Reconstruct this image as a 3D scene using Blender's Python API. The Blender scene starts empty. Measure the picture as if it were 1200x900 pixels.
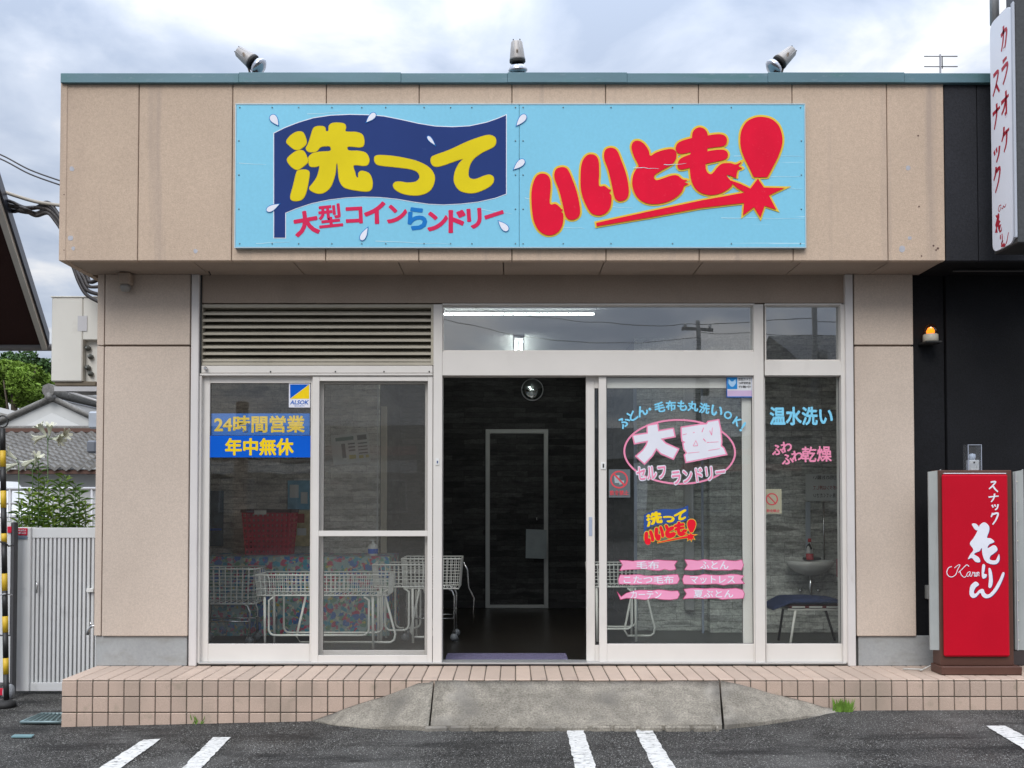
import bpy, bmesh, math, random
from math import radians, sin, cos, pi
from mathutils import Vector, Matrix, noise
random.seed(7)
S = bpy.context.scene
COL = S.collection

# ------------------------------------------------------------------ camera, sky, sun, exposure
F, CY, CZ, PITCH, PPY = 1080.0, -6.914, 1.21, radians(1.4), 563.6
cam = bpy.data.cameras.new('camera'); co = bpy.data.objects.new('camera', cam); COL.objects.link(co)
co.location = (0, CY, CZ); co.rotation_euler = (radians(90) + PITCH, 0, 0)
cam.sensor_width = 36; cam.lens = 36 * F / 1200; cam.shift_y = (PPY - 450) / 1200
cam.clip_start = .05; cam.clip_end = 2000
S.camera = co
S.view_settings.view_transform = 'Standard'; S.view_settings.look = 'None'
S.view_settings.gamma = 1; S.view_settings.exposure = 0.22
SUN_EL, SUN_AZ = radians(42), radians(196)      # direction the light comes from (azimuth, clockwise from +Y)
w = bpy.data.worlds.new('World'); S.world = w; w.use_nodes = True
nt = w.node_tree; nt.nodes.clear()
def wn(t, **k):
    n = nt.nodes.new(t)
    for a, b in k.items(): setattr(n, a, b)
    return n
out = wn('ShaderNodeOutputWorld'); bg1 = wn('ShaderNodeBackground'); bg2 = wn('ShaderNodeBackground'); mx = wn('ShaderNodeMixShader')
sky = wn('ShaderNodeTexSky'); sky.sky_type = 'NISHITA'; sky.sun_disc = False
sky.sun_elevation = SUN_EL; sky.sun_rotation = SUN_AZ; sky.air_density = 1.2; sky.dust_density = 2.5
bg1.inputs[1].default_value = .10
nt.links.new(sky.outputs[0], bg1.inputs[0])
tc = wn('ShaderNodeTexCoord'); sep = wn('ShaderNodeSeparateXYZ'); nt.links.new(tc.outputs['Generated'], sep.inputs[0])
def wmath(op, a, b=None):
    n = wn('ShaderNodeMath', operation=op)
    for i, v in enumerate((a, b)):
        if v is None: continue
        if isinstance(v, (int, float)): n.inputs[i].default_value = v
        else: nt.links.new(v, n.inputs[i])
    return n.outputs[0]
zz = wmath('ADD', wmath('ABSOLUTE', sep.outputs[2]), .22)      # project the direction on a cloud deck
cb = wn('ShaderNodeCombineXYZ')
nt.links.new(wmath('DIVIDE', sep.outputs[0], zz), cb.inputs[0]); nt.links.new(wmath('DIVIDE', sep.outputs[1], zz), cb.inputs[1])
n1 = wn('ShaderNodeTexNoise'); n1.inputs['Scale'].default_value = 2.6; n1.inputs['Detail'].default_value = 10; n1.inputs['Roughness'].default_value = .52; n1.inputs['Distortion'].default_value = .35
mp = wn('ShaderNodeMapping'); mp.inputs['Location'].default_value = (3.1, 1.4, 0)
nt.links.new(cb.outputs[0], mp.inputs[0]); nt.links.new(mp.outputs[0], n1.inputs['Vector'])
cr = wn('ShaderNodeValToRGB'); e = cr.color_ramp.elements
e[0].position = .39; e[0].color = (.46, .54, .69, 1); e[1].position = .62; e[1].color = (.96, .97, 1.0, 1)
m_ = e.new(.50); m_.color = (.64, .71, .84, 1)
nt.links.new(n1.outputs['Fac'], cr.inputs[0]); nt.links.new(cr.outputs[0], bg2.inputs[0])
# overcast sky: the zenith is about three times as bright as the horizon (CIE overcast)
up = wmath('MAXIMUM', sep.outputs[2], 0.0)
nt.links.new(wmath('ADD', wmath('MULTIPLY', wmath('POWER', up, 2.6), 3.2), .74), bg2.inputs[1])
mx.inputs[0].default_value = .92
nt.links.new(bg1.outputs[0], mx.inputs[1]); nt.links.new(bg2.outputs[0], mx.inputs[2]); nt.links.new(mx.outputs[0], out.inputs[0])
sl = bpy.data.lights.new('sun', 'SUN'); so = bpy.data.objects.new('sun', sl); COL.objects.link(so)
sl.energy = 1.5; sl.angle = radians(28); sl.color = (1, .955, .9)
sd = Vector((sin(SUN_AZ) * cos(SUN_EL), cos(SUN_AZ) * cos(SUN_EL), sin(SUN_EL)))
so.rotation_euler = (-sd).to_track_quat('-Z', 'Y').to_euler(); so.location = sd * 30
S.cycles.max_bounces = 10; S.cycles.transparent_max_bounces = 16; S.cycles.sample_clamp_indirect = 6
S.cycles.use_denoising = True

# ------------------------------------------------------------------ measuring: a photo point on a real plane Y = const
def W(px, py, Y):
    cx = (px - 600) / F; cz = -(py - PPY) / F
    dy = cos(PITCH) - cz * sin(PITCH); dz = sin(PITCH) + cz * cos(PITCH)
    t = (Y - CY) / dy
    return Vector((cx * t, Y, CZ + dz * t))
def R(x0, y0, x1, y1, Y, ym=None):
    ym = (y0 + y1) / 2 if ym is None else ym
    return W(x0, ym, Y).x, W(x1, ym, Y).x, W(600, y1, Y).z, W(600, y0, Y).z
def ground_z(x):
    pts = [(-60, -.345), (-3.4, -.335), (-3.1, -.325), (-1.36, -.285), (0, -.255), (2.3, -.213), (4.5, -.205), (60, -.20)]
    for (a, za), (b, zb) in zip(pts, pts[1:]):
        if x <= b: return za + (zb - za) * max(0, (x - a)) / (b - a)
    return pts[-1][1]

# ------------------------------------------------------------------ materials
class M:
    def __init__(s, name, col, rough=.6, metal=0, spec=.5):
        s.m = bpy.data.materials.new(name); s.m.use_nodes = True; s.t = s.m.node_tree
        s.b = s.t.nodes['Principled BSDF']; s.b.inputs['Roughness'].default_value = rough
        s.b.inputs['Metallic'].default_value = metal; s.b.inputs['Specular IOR Level'].default_value = spec
        s.b.inputs['Base Color'].default_value = (*col, 1); s.c = None; s.col = col; s.bmp = None
    def n(s, t, **k):
        x = s.t.nodes.new(t)
        for a, b in k.items(): setattr(x, a, b)
        return x
    def l(s, a, b): s.t.links.new(a, b)
    def vec(s, scale=(1, 1, 1)):
        g = s.n('ShaderNodeNewGeometry'); mp = s.n('ShaderNodeMapping'); mp.inputs['Scale'].default_value = scale
        s.l(g.outputs['Position'], mp.inputs[0]); return mp.outputs[0]
    def noise(s, scale, detail=4, st=(1, 1, 1), rough=.55):
        x = s.n('ShaderNodeTexNoise'); x.inputs['Scale'].default_value = scale; x.inputs['Detail'].default_value = detail
        x.inputs['Roughness'].default_value = rough
        s.l(s.vec(st), x.inputs['Vector']); return x.outputs['Fac']
    def ramp(s, f, p0, p1, c0=(0, 0, 0), c1=(1, 1, 1)):
        r = s.n('ShaderNodeValToRGB'); e = r.color_ramp.elements
        e[0].position = p0; e[0].color = (*c0, 1); e[1].position = p1; e[1].color = (*c1, 1)
        s.l(f, r.inputs[0]); return r.outputs[0]
    def cur(s):
        if s.c is None:
            r = s.n('ShaderNodeRGB'); r.outputs[0].default_value = (*s.col, 1); s.c = r.outputs[0]
        return s.c
    def mix(s, f, col, mode='MIX'):
        x = s.n('ShaderNodeMix', data_type='RGBA', blend_type=mode)
        if isinstance(f, (int, float)): x.inputs[0].default_value = f
        else: s.l(f, x.inputs[0])
        s.l(s.cur(), x.inputs[6])
        if isinstance(col, tuple): x.inputs[7].default_value = (*col, 1)
        else: s.l(col, x.inputs[7])
        s.c = x.outputs[2]; s.l(s.c, s.b.inputs['Base Color']); return s
    def vary(s, scale, amt, st=(1, 1, 1), detail=4):       # lighter and darker blotches
        r = s.ramp(s.noise(scale, detail, st), .3, .7, (1 - amt,) * 3, (1 + amt,) * 3); return s.mix(1.0, r, 'MULTIPLY')
    def spots(s, scale, p0, p1, col, k=1.0, st=(1, 1, 1), detail=4):
        f = s.ramp(s.noise(scale, detail, st), p0, p1, (0, 0, 0), (k, k, k)); return s.mix(f, col)
    def rnd(s, amt):                                        # piece to piece variation
        o = s.n('ShaderNodeObjectInfo'); r = s.ramp(o.outputs['Random'], 0, 1, (1 - amt,) * 3, (1 + amt * .8, 1 + amt * .7, 1 + amt * .6)); return s.mix(1.0, r, 'MULTIPLY')
    def bump(s, scale, strength, dist=.005, st=(1, 1, 1), detail=6, src=None):
        b = s.n('ShaderNodeBump'); b.inputs['Strength'].default_value = strength; b.inputs['Distance'].default_value = dist
        s.l(src if src is not None else s.noise(scale, detail, st), b.inputs['Height'])
        if s.bmp is not None: s.l(s.bmp, b.inputs['Normal'])
        s.bmp = b.outputs[0]; s.l(s.bmp, s.b.inputs['Normal']); return s
    def roughvar(s, scale, a, b, st=(1, 1, 1)):
        s.l(s.ramp(s.noise(scale, 4, st), .3, .7, (a,) * 3, (b,) * 3), s.b.inputs['Roughness']); return s
def mat(name, col, rough=.6, metal=0, spec=.5): return M(name, col, rough, metal, spec)
def emit(name, col, k):
    m = M(name, col); m.b.inputs['Emission Color'].default_value = (*col, 1); m.b.inputs['Emission Strength'].default_value = k; return m.m

stucco = mat('beige_stucco', (.53, .412, .315), .9, 0, .2).vary(1.3, .05).vary(120, .08, detail=2).vary(30, .04).spots(1.1, .56, .8, (.33, .25, .20), .45, (1.6, 1, .35)).spots(9, .66, .8, (.36, .30, .27), .35).spots(3.2, .58, .78, (.36, .29, .245), .7, (2.6, 1, .10)).rnd(.035).bump(140, .45, .004, detail=3).m
stuccop = mat('pale_beige_pillar_stucco', (.55, .46, .385), .9, 0, .2).vary(1.1, .06).vary(120, .10, detail=2).spots(1.3, .54, .8, (.38, .31, .255), .45, (1, 1, .6)).rnd(.03).bump(140, .35, .004, detail=3).m
stucco_dark = mat('shaded_beige_board', (.36, .29, .235), .85, 0, .2).vary(2, .06).vary(90, .07, detail=2).spots(2.2, .55, .75, (.25, .21, .17), .5).m  # the wall beige again, shade under the fascia put into the colour
plinthm = mat('grey_render', (.33, .34, .34), .85, 0, .2).vary(3, .08).vary(60, .06).spots(4, .52, .75, (.24, .235, .2), .6, (1, 1, 2.5)).bump(60, .2, .003).m
alu = mat('light_grey_aluminium', (.66, .63, .59), .45, .0, .5).vary(2.5, .035).spots(3, .6, .8, (.36, .34, .31), .35, (1, 1, .5)).m
alud = mat('old_grey_aluminium_column', (.63, .60, .58), .5, 0, .5).vary(2.5, .05).spots(8, .62, .8, (.36, .30, .26), .5, (2, 1, .35)).m
louvm = mat('beige_louvre_paint', (.42, .385, .31), .5, 0, .4).vary(4, .06).spots(6, .55, .8, (.25, .22, .17), .4, (.4, 1, 3)).m
darkvoid = mat('dark_void_sheet', (.10, .092, .07), .9, 0, .1).vary(4, .3).m
gasket = mat('black_gasket', (.03, .03, .03), .6).vary(10, .2).m
capm = mat('teal_metal_flashing', (.10, .185, .22), .55, .15, .4).vary(1.5, .12, (1, 1, 3)).spots(2.5, .52, .72, (.06, .17, .16), .6, (1, 1, 4)).spots(14, .6, .75, (.2, .27, .3), .5, (1, 1, 3)).m
tilem = mat('pink_beige_tile', (.51, .40, .325), .62, 0, .4).rnd(.10).vary(240, .16, detail=2).vary(3, .06).spots(5, .58, .76, (.28, .22, .18), .45).bump(160, .15, .002).m
tilef = mat('pink_beige_riser_tile', (.48, .365, .295), .66, 0, .35).rnd(.12).vary(240, .16, detail=2).spots(2.2, .48, .70, (.28, .23, .18), .65, (1, 1, .5)).spots(9, .6, .72, (.20, .19, .13), .35).bump(160, .15, .002).m
grout = mat('dark_grout', (.125, .108, .088), .95, 0, .1).vary(30, .25).spots(6, .6, .7, (.06, .085, .03), .5).m
conc = mat('old_concrete', (.235, .215, .18), .92, 0, .2).vary(2.2, .22).vary(14, .2).vary(95, .32, detail=2).spots(1.8, .54, .66, (.46, .43, .38), .6).spots(3.5, .53, .70, (.12, .112, .10), .75).bump(70, .6, .006).m
asph = mat('worn_asphalt', (.043, .0415, .039), .88, 0, .2).vary(.9, .25).vary(5, .22).vary(75, .85, detail=2).spots(1.4, .50, .66, (.12, .118, .112), .6).spots(.55, .54, .60, (.075, .073, .07), .5).spots(85, .63, .69, (.34, .34, .33), .85, detail=2).spots(130, .66, .70, (.55, .55, .52), .8, detail=1).spots(2.2, .52, .70, (.016, .016, .016), .8, (.6, 2.5, 1)).bump(120, .9, .008).bump(6, .25, .02)
asph.roughvar(1.2, .55, .95); asph = asph.m
paint = mat('worn_white_road_paint', (.62, .62, .60), .8, 0, .3).vary(20, .1).spots(45, .57, .63, (.10, .10, .10), .8, (.6, 1.6, 1), detail=6).spots(14, .60, .66, (.09, .09, .09), .75, (.5, 2.2, 1)).bump(120, .5, .004).m
def stone(name, col, k):
    m = M(name, col, .75, 0, .3)
    g = m.n('ShaderNodeNewGeometry'); sp = m.n('ShaderNodeSeparateXYZ'); m.l(g.outputs['Position'], sp.inputs[0])
    ad = m.n('ShaderNodeMath', operation='ADD'); m.l(sp.outputs[0], ad.inputs[0]); m.l(sp.outputs[1], ad.inputs[1])
    cbx = m.n('ShaderNodeCombineXYZ'); wob = m.noise(5, 3); wm = m.n('ShaderNodeMath', operation='MULTIPLY_ADD'); wm.inputs[1].default_value = .05; m.l(wob, wm.inputs[0]); m.l(sp.outputs[2], wm.inputs[2]); m.l(ad.outputs[0], cbx.inputs[0]); m.l(wm.outputs[0], cbx.inputs[1])
    br = m.n('ShaderNodeTexBrick'); m.l(cbx.outputs[0], br.inputs['Vector'])
    br.inputs['Color1'].default_value = (*[c * (1 - k) for c in col], 1); br.inputs['Color2'].default_value = (*[c * (1 + k) for c in col], 1)
    br.inputs['Mortar'].default_value = (*[c * .5 for c in col], 1)
    br.inputs['Scale'].default_value = 1; br.inputs['Brick Width'].default_value = .36; br.inputs['Row Height'].default_value = .062
    br.inputs['Mortar Size'].default_value = .0028; br.inputs['Mortar Smooth'].default_value = .5; br.offset = .37; br.squash = 1.6; br.squash_frequency = 3
    m.c = br.outputs[0]; m.l(m.c, m.b.inputs['Base Color'])
    m.vary(2.5, .25, (1, 1, 3)); m.vary(18, .28, (.7, .7, 2.0)); m.spots(5, .56, .66, tuple(c * .35 for c in col), .75, (.5, .5, 2.4)).vary(60, .25); m.spots(7, .60, .72, tuple(min(1, c * 1.5) for c in col), .4, (.5, .5, 2.2))
    m.bump(0, .5, .01, src=br.outputs['Fac'])
    return m.m
stone_dark = stone('charcoal_ledgestone_wallpaper', (.040, .039, .038), .45)
stone_grey = stone('grey_ledgestone_wallpaper', (.62, .59, .53), .22)
stone_grey2 = stone('pale_grey_ledgestone_wallpaper', (.50, .51, .47), .22)
floorm = mat('dark_vinyl_floor', (.020, .017, .014), .30, 0, .5).vary(3, .25).m
ceilm = mat('white_ceiling_board', (.50, .51, .50), .8).vary(1.5, .05).m
blackw = mat('black_painted_wall', (.0075, .008, .010), .8, 0, .25).vary(2, .25).vary(80, .3).bump(110, .3, .004).m
blackf = mat('charcoal_painted_fascia', (.020, .021, .026), .8, 0, .3).vary(1.5, .2).vary(80, .25).bump(110, .3, .004).m
white = mat('white_plastic', (.72, .72, .70), .45).vary(4, .03).m
offwhite = mat('off_white_enamel', (.74, .73, .67), .45).vary(5, .06).spots(9, .62, .75, (.4, .36, .28), .4).m
chrome = mat('chrome', (.62, .62, .62), .22, 1).vary(10, .08).m
cartwhite = mat('white_coated_wire', (.80, .79, .74), .45).vary(9, .08).m
blackr = mat('black_rubber', (.02, .02, .02), .7).vary(9, .2).m
silver = mat('silver_grey_paint', (.50, .50, .51), .45, .2).vary(3, .06).spots(6, .6, .8, (.3, .3, .3), .4).m
def glass(name, base, tint=(.965, .98, .975), ior=1.5, dust_haze=.008):
    m = bpy.data.materials.new(name); m.use_nodes = True; t = m.node_tree; t.nodes.clear()
    o = t.nodes.new('ShaderNodeOutputMaterial'); tr = t.nodes.new('ShaderNodeBsdfTransparent'); gl = t.nodes.new('ShaderNodeBsdfGlossy'); mi = t.nodes.new('ShaderNodeMixShader')
    tr.inputs[0].default_value = (*tint, 1); gl.inputs['Roughness'].default_value = 0.0; gl.inputs[0].default_value = (.95, .97, 1, 1)
    fr = t.nodes.new('ShaderNodeFresnel'); fr.inputs[0].default_value = ior
    nz = t.nodes.new('ShaderNodeTexNoise'); nz.inputs['Scale'].default_value = 2.2; nz.inputs['Detail'].default_value = 1
    bp = t.nodes.new('ShaderNodeBump'); bp.inputs['Strength'].default_value = .035; bp.inputs['Distance'].default_value = .02
    g = t.nodes.new('ShaderNodeNewGeometry'); t.links.new(g.outputs['Position'], nz.inputs['Vector']); t.links.new(nz.outputs['Fac'], bp.inputs['Height']); t.links.new(bp.outputs[0], gl.inputs['Normal'])
    ad = t.nodes.new('ShaderNodeMath'); ad.operation = 'MULTIPLY'; ad.inputs[1].default_value = base; t.links.new(fr.outputs[0], ad.inputs[0])
    bf = t.nodes.new('ShaderNodeMath'); bf.operation = 'SUBTRACT'; bf.inputs[0].default_value = 1; t.links.new(g.outputs['Backfacing'], bf.inputs[1])
    m2 = t.nodes.new('ShaderNodeMath'); m2.operation = 'MULTIPLY'; m2.use_clamp = True; t.links.new(ad.outputs[0], m2.inputs[0]); t.links.new(bf.outputs[0], m2.inputs[1]); t.links.new(m2.outputs[0], mi.inputs[0]); t.links.new(tr.outputs[0], mi.inputs[1]); t.links.new(gl.outputs[0], mi.inputs[2]); df = t.nodes.new('ShaderNodeBsdfDiffuse'); df.inputs[0].default_value = (.62, .62, .60, 1); m3 = t.nodes.new('ShaderNodeMixShader')
    dn = t.nodes.new('ShaderNodeTexNoise'); dn.inputs['Scale'].default_value = 3.5; dn.inputs['Detail'].default_value = 5; t.links.new(g.outputs['Position'], dn.inputs['Vector'])
    dr = t.nodes.new('ShaderNodeMapRange'); dr.inputs[1].default_value = .3; dr.inputs[2].default_value = .7; dr.inputs[3].default_value = dust_haze * .6; dr.inputs[4].default_value = dust_haze * 1.4; t.links.new(dn.outputs['Fac'], dr.inputs[0])  # patchy dusty film, its pale haze mixed in to lift the blacks behind panes
    t.links.new(dr.outputs[0], m3.inputs[0]); t.links.new(mi.outputs[0], m3.inputs[1]); t.links.new(df.outputs[0], m3.inputs[2]); t.links.new(m3.outputs[0], o.inputs[0])
    return m
glassm = glass('window_glass', 1.7)
glasst = glass('transom_glass', 5.8)
def screen():
    m = bpy.data.materials.new('grey_insect_mesh'); m.use_nodes = True; t = m.node_tree; b = t.nodes['Principled BSDF']
    b.inputs['Base Color'].default_value = (.16, .155, .14, 1); b.inputs['Roughness'].default_value = .8; b.inputs['Specular IOR Level'].default_value = .2
    tr = t.nodes.new('ShaderNodeBsdfTransparent'); mi = t.nodes.new('ShaderNodeMixShader')
    g = t.nodes.new('ShaderNodeNewGeometry'); nz = t.nodes.new('ShaderNodeTexNoise'); nz.inputs['Scale'].default_value = 5; t.links.new(g.outputs['Position'], nz.inputs[0])
    r = t.nodes.new('ShaderNodeMapRange'); r.inputs[3].default_value = .10; r.inputs[4].default_value = .17; t.links.new(nz.outputs['Fac'], r.inputs[0]); t.links.new(r.outputs[0], mi.inputs[0])
    t.links.new(tr.outputs[0], mi.inputs[1]); t.links.new(b.outputs[0], mi.inputs[2]); t.links.new(mi.outputs[0], t.nodes['Material Output'].inputs[0])
    return m
meshm = screen()
def ink(name, col, rough=.6): return mat(name, col, rough, 0, .12).vary(6, .04).m
signblue = mat('sky_blue_sign_sheet', (.21, .54, .71), .55, 0, .15).vary(.8, .05).vary(50, .03).spots(5, .70, .73, (.62, .80, .86), .6, (.12, 1, 6)).spots(9, .72, .74, (.7, .84, .88), .5, (.1, 1, 5)).m
navy = mat('navy_vinyl', (.016, .040, .17), .6, 0, .12).vary(2, .08).spots(12, .72, .75, (.2, .3, .5), .4, (.3, 1, 2)).m
yellow = mat('mustard_yellow_vinyl', (.70, .56, .008), .6, 0, .12).vary(4, .05).m
red = mat('crimson_vinyl', (.72, .004, .035), .6, 0, .12).vary(5, .06).spots(60, .62, .8, (.80, .08, .12), .35).m
gold = ink('golden_edge_vinyl', (.72, .52, .06))
inkw = ink('white_vinyl', (.74, .75, .82)); inkblue = ink('blue_vinyl', (.01, .17, .50)); inkcrim = ink('carmine_vinyl', (.62, .02, .09))
skyink = ink('light_blue_vinyl', (.22, .62, .85)); pink = ink('pink_vinyl', (.80, .27, .42)); pinkl = ink('pale_pink_vinyl', (.80, .32, .50)); pinkd = ink('deep_pink_vinyl', (.55, .10, .22))
bannerb = ink('royal_blue_banner', (.0, .10, .56)); bannery = ink('banner_yellow', (.85, .60, .01))
redsign = mat('red_acrylic_face', (.50, .003, .018), .45, 0, .2).vary(3, .05).spots(90, .6, .8, (.66, .03, .07), .4).m
brown = mat('brown_metal', (.10, .045, .032), .45, .1).vary(4, .1).m
poly = mat('milky_polycarbonate', (.36, .38, .37), .35).vary(2.5, .12, (1, 1, 1)).m

# ------------------------------------------------------------------ mesh helpers
class MB:
    def __init__(s): s.bm = bmesh.new()
    def box(s, x0, x1, y0, y1, z0, z1, bev=0):
        vs = [s.bm.verts.new((x, y, z)) for x in (x0, x1) for y in (y0, y1) for z in (z0, z1)]
        fs = [s.bm.faces.new([vs[i] for i in f]) for f in ((0, 1, 3, 2), (4, 6, 7, 5), (0, 4, 5, 1), (2, 3, 7, 6), (0, 2, 6, 4), (1, 5, 7, 3))]
        if bev:
            ed = list({e for f in fs for e in f.edges}); bmesh.ops.bevel(s.bm, geom=ed, offset=bev, segments=1, affect='EDGES')
        return s
    def obox(s, c, size, rot=None, bev=0):
        n0 = len(s.bm.verts); hx, hy, hz = [v / 2 for v in size]
        t = MB().box(-hx, hx, -hy, hy, -hz, hz, bev)
        mt = Matrix.Translation(c) @ (rot.to_4x4() if rot is not None else Matrix()); t.bm.transform(mt)
        me = bpy.data.meshes.new('tmp'); t.bm.to_mesh(me); s.bm.from_mesh(me); bpy.data.meshes.remove(me); t.bm.free(); return s
    def tube(s, pts, r, n=6, cap=True, r1=None, closed=False):
        pts = [Vector(p) for p in pts]; rings = []; up0 = None; N = len(pts)
        for i, p in enumerate(pts):
            if closed: d = (pts[(i + 1) % N] - pts[i - 1]).normalized()
            else: d = (pts[min(i + 1, N - 1)] - pts[max(i - 1, 0)]).normalized()
            if up0 is None:
                up0 = Vector((0, 0, 1)) if abs(d.z) < .9 else Vector((1, 0, 0))
            u = (up0 - d * up0.dot(d)).normalized(); v = d.cross(u); up0 = u
            rr = r if r1 is None else r + (r1 - r) * i / max(1, N - 1)
            rings.append([s.bm.verts.new(p + (u * cos(2 * pi * k / n) + v * sin(2 * pi * k / n)) * rr) for k in range(n)])
        for a, b in zip(rings, rings[1:] + ([rings[0]] if closed else [])):
            for k in range(n): f = s.bm.faces.new((a[k], a[(k + 1) % n], b[(k + 1) % n], b[k])); f.smooth = True
        if cap and not closed: s.bm.faces.new(rings[0][::-1]); s.bm.faces.new(rings[-1])
        return s
    def lathe(s, prof, mt=Matrix(), n=20):
        rings = [[s.bm.verts.new(mt @ Vector((r * cos(2 * pi * k / n), r * sin(2 * pi * k / n), z))) for k in range(n)] for r, z in prof]
        for a, b in zip(rings, rings[1:]):
            for k in range(n): f = s.bm.faces.new((a[k], a[(k + 1) % n], b[(k + 1) % n], b[k])); f.smooth = True
        for rg, fl in ((rings[0], True), (rings[-1], False)):
            try: s.bm.faces.new(rg[::-1] if fl else rg)
            except ValueError: pass
        return s
    def poly(s, pts): s.bm.faces.new([s.bm.verts.new(p) for p in pts]); return s
    def prism(s, pts, off):                     # closed solid: polygon pts pushed along off
        a = [s.bm.verts.new(p) for p in pts]; b = [s.bm.verts.new(Vector(p) + Vector(off)) for p in pts]; n = len(a)
        s.bm.faces.new(a[::-1]); s.bm.faces.new(b)
        for i in range(n): s.bm.faces.new((a[i], a[(i + 1) % n], b[(i + 1) % n], b[i]))
        return s
    def build(s, name, m, parent=None, kind=None, fix=True):
        if fix: bmesh.ops.recalc_face_normals(s.bm, faces=s.bm.faces)
        me = bpy.data.meshes.new(name); s.bm.to_mesh(me); s.bm.free(); return link(name, me, m, parent, kind)
def origin_of(o):
    v = Vector((0, 0, 0))
    while o is not None: v += o.location; o = o.parent
    return v
def link(name, me, m, parent=None, kind=None):
    me.name = name; me.materials.clear()
    for x in (m if isinstance(m, (list, tuple)) else [m]): me.materials.append(x)
    if parent is not None: off = origin_of(parent)
    else:
        xs = [v.co for v in me.vertices]; off = Vector(((min(v.x for v in xs) + max(v.x for v in xs)) / 2, (min(v.y for v in xs) + max(v.y for v in xs)) / 2, min(v.z for v in xs)))
    me.transform(Matrix.Translation(-off))
    o = bpy.data.objects.new(name, me); COL.objects.link(o)
    if parent is not None: o.parent = parent
    else: o.location = off
    if kind: o['kind'] = kind
    return o
def tag(o, label=None, cat=None, group=None, kind=None):
    if label: o['label'] = label
    if cat: o['category'] = cat
    if group: o['group'] = group
    if kind: o['kind'] = kind
    return o
def thing(name, label, cat, loc, group=None):
    o = bpy.data.objects.new(name, None); COL.objects.link(o); o.location = loc; o.empty_display_size = .1
    return tag(o, label, cat, group)
def copy_tree(o, parent=None):
    c = o.copy(); COL.objects.link(c); c.parent = parent
    for ch in [x for x in ALL() if x.parent == o]: copy_tree(ch, c)
    return c
def ALL(): return list(COL.objects)
def frame(name, outer, inner, Y0, Y1, m, parent, bev=.002, ym=None):
    """a rectangular frame measured in photo points on the plane Y0: stiles full height, rails between"""
    ym = (outer[1] + outer[3]) / 2 if ym is None else ym
    X0, X1, Z0, Z1 = R(*outer, Y0, ym); x0, x1, z0, z1 = R(*inner, Y0, ym)
    b = MB(); b.box(X0, x0, Y0, Y1, Z0, Z1, bev); b.box(x1, X1, Y0, Y1, Z0, Z1, bev)
    b.box(x0, x1, Y0 + .0015, Y1 - .0015, z1, Z1, bev); b.box(x0, x1, Y0 + .0015, Y1 - .0015, Z0, z0, bev)
    return b.build(name, m, parent), (x0, x1, z0, z1)
def pbox(name, r, Y0, Y1, m, parent=None, bev=.002, ym=None):
    x0, x1, z0, z1 = R(*r, Y0, ym); return MB().box(x0, x1, Y0, Y1, z0, z1, bev).build(name, m, parent)

# flat shapes and lettering
def cr_smooth(pts, k=5):
    o = []; n = len(pts)
    for i in range(n):
        p0, p1, p2, p3 = [Vector(pts[(i + j) % n]) for j in (-1, 0, 1, 2)]
        for q in range(k):
            t = q / k; o.append(.5 * (2 * p1 + (p2 - p0) * t + (2 * p0 - 5 * p1 + 4 * p2 - p3) * t * t + (3 * p1 - p0 - 3 * p2 + p3) * t ** 3))
    return o
def shape_mesh(loops, offset=0, ext=.0004):
    """loops in metres (x, z) -> thin flat mesh lying in the XZ plane, front at y = -ext"""
    cu = bpy.data.curves.new('s', 'CURVE'); cu.dimensions = '2D'; cu.fill_mode = 'BOTH'; cu.extrude = ext; cu.offset = offset
    for lp in loops:
        A = sum(lp[i][0] * lp[(i + 1) % len(lp)][1] - lp[(i + 1) % len(lp)][0] * lp[i][1] for i in range(len(lp)))
        if A > 0: lp = lp[::-1]
        sp = cu.splines.new('POLY'); sp.points.add(len(lp) - 1); sp.use_cyclic_u = True
        for q, p in zip(sp.points, lp): q.co = (p[0], p[1], 0, 1)
    o = bpy.data.objects.new('s', cu); COL.objects.link(o)
    me = bpy.data.meshes.new_from_object(o.evaluated_get(bpy.context.evaluated_depsgraph_get()))
    bpy.data.objects.remove(o); bpy.data.curves.remove(cu)
    me.transform(Matrix(((1, 0, 0, 0), (0, 0, -1, 0), (0, 1, 0, 0), (0, 0, 0, 1)))); return me
def shp(name, loops, Y, m, parent=None, offset=0, smooth=True, ext=.0004, conv=None):
    L = []
    for lp in loops:
        lp = [conv(p) for p in lp] if conv else lp
        if smooth: lp = cr_smooth(lp)
        L.append([(W(p[0], p[1], Y).x, W(p[0], p[1], Y).z) for p in lp])
    me = shape_mesh(L, offset, ext); me.transform(Matrix.Translation((0, Y, 0))); return link(name, me, m, parent)
def ribbon(pts, wd, taper=.5):
    pts = [Vector(p) for p in pts]; q = []
    for i in range(len(pts) - 1):                           # resample smoothly
        p0, p1, p2, p3 = pts[max(i - 1, 0)], pts[i], pts[i + 1], pts[min(i + 2, len(pts) - 1)]
        for k in range(4):
            t = k / 4; q.append(.5 * (2 * p1 + (p2 - p0) * t + (2 * p0 - 5 * p1 + 4 * p2 - p3) * t * t + (3 * p1 - p0 - 3 * p2 + p3) * t ** 3))
    q.append(pts[-1]); L, Rr = [], []; n = len(q)
    for i, p in enumerate(q):
        d = (q[min(i + 1, n - 1)] - q[max(i - 1, 0)]).normalized(); nn = Vector((-d.y, d.x)); h = wd / 2 * (1 - (1 - taper) * i / (n - 1))
        L.append(p + nn * h); Rr.append(p - nn * h)
    return L + Rr[::-1]
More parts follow.
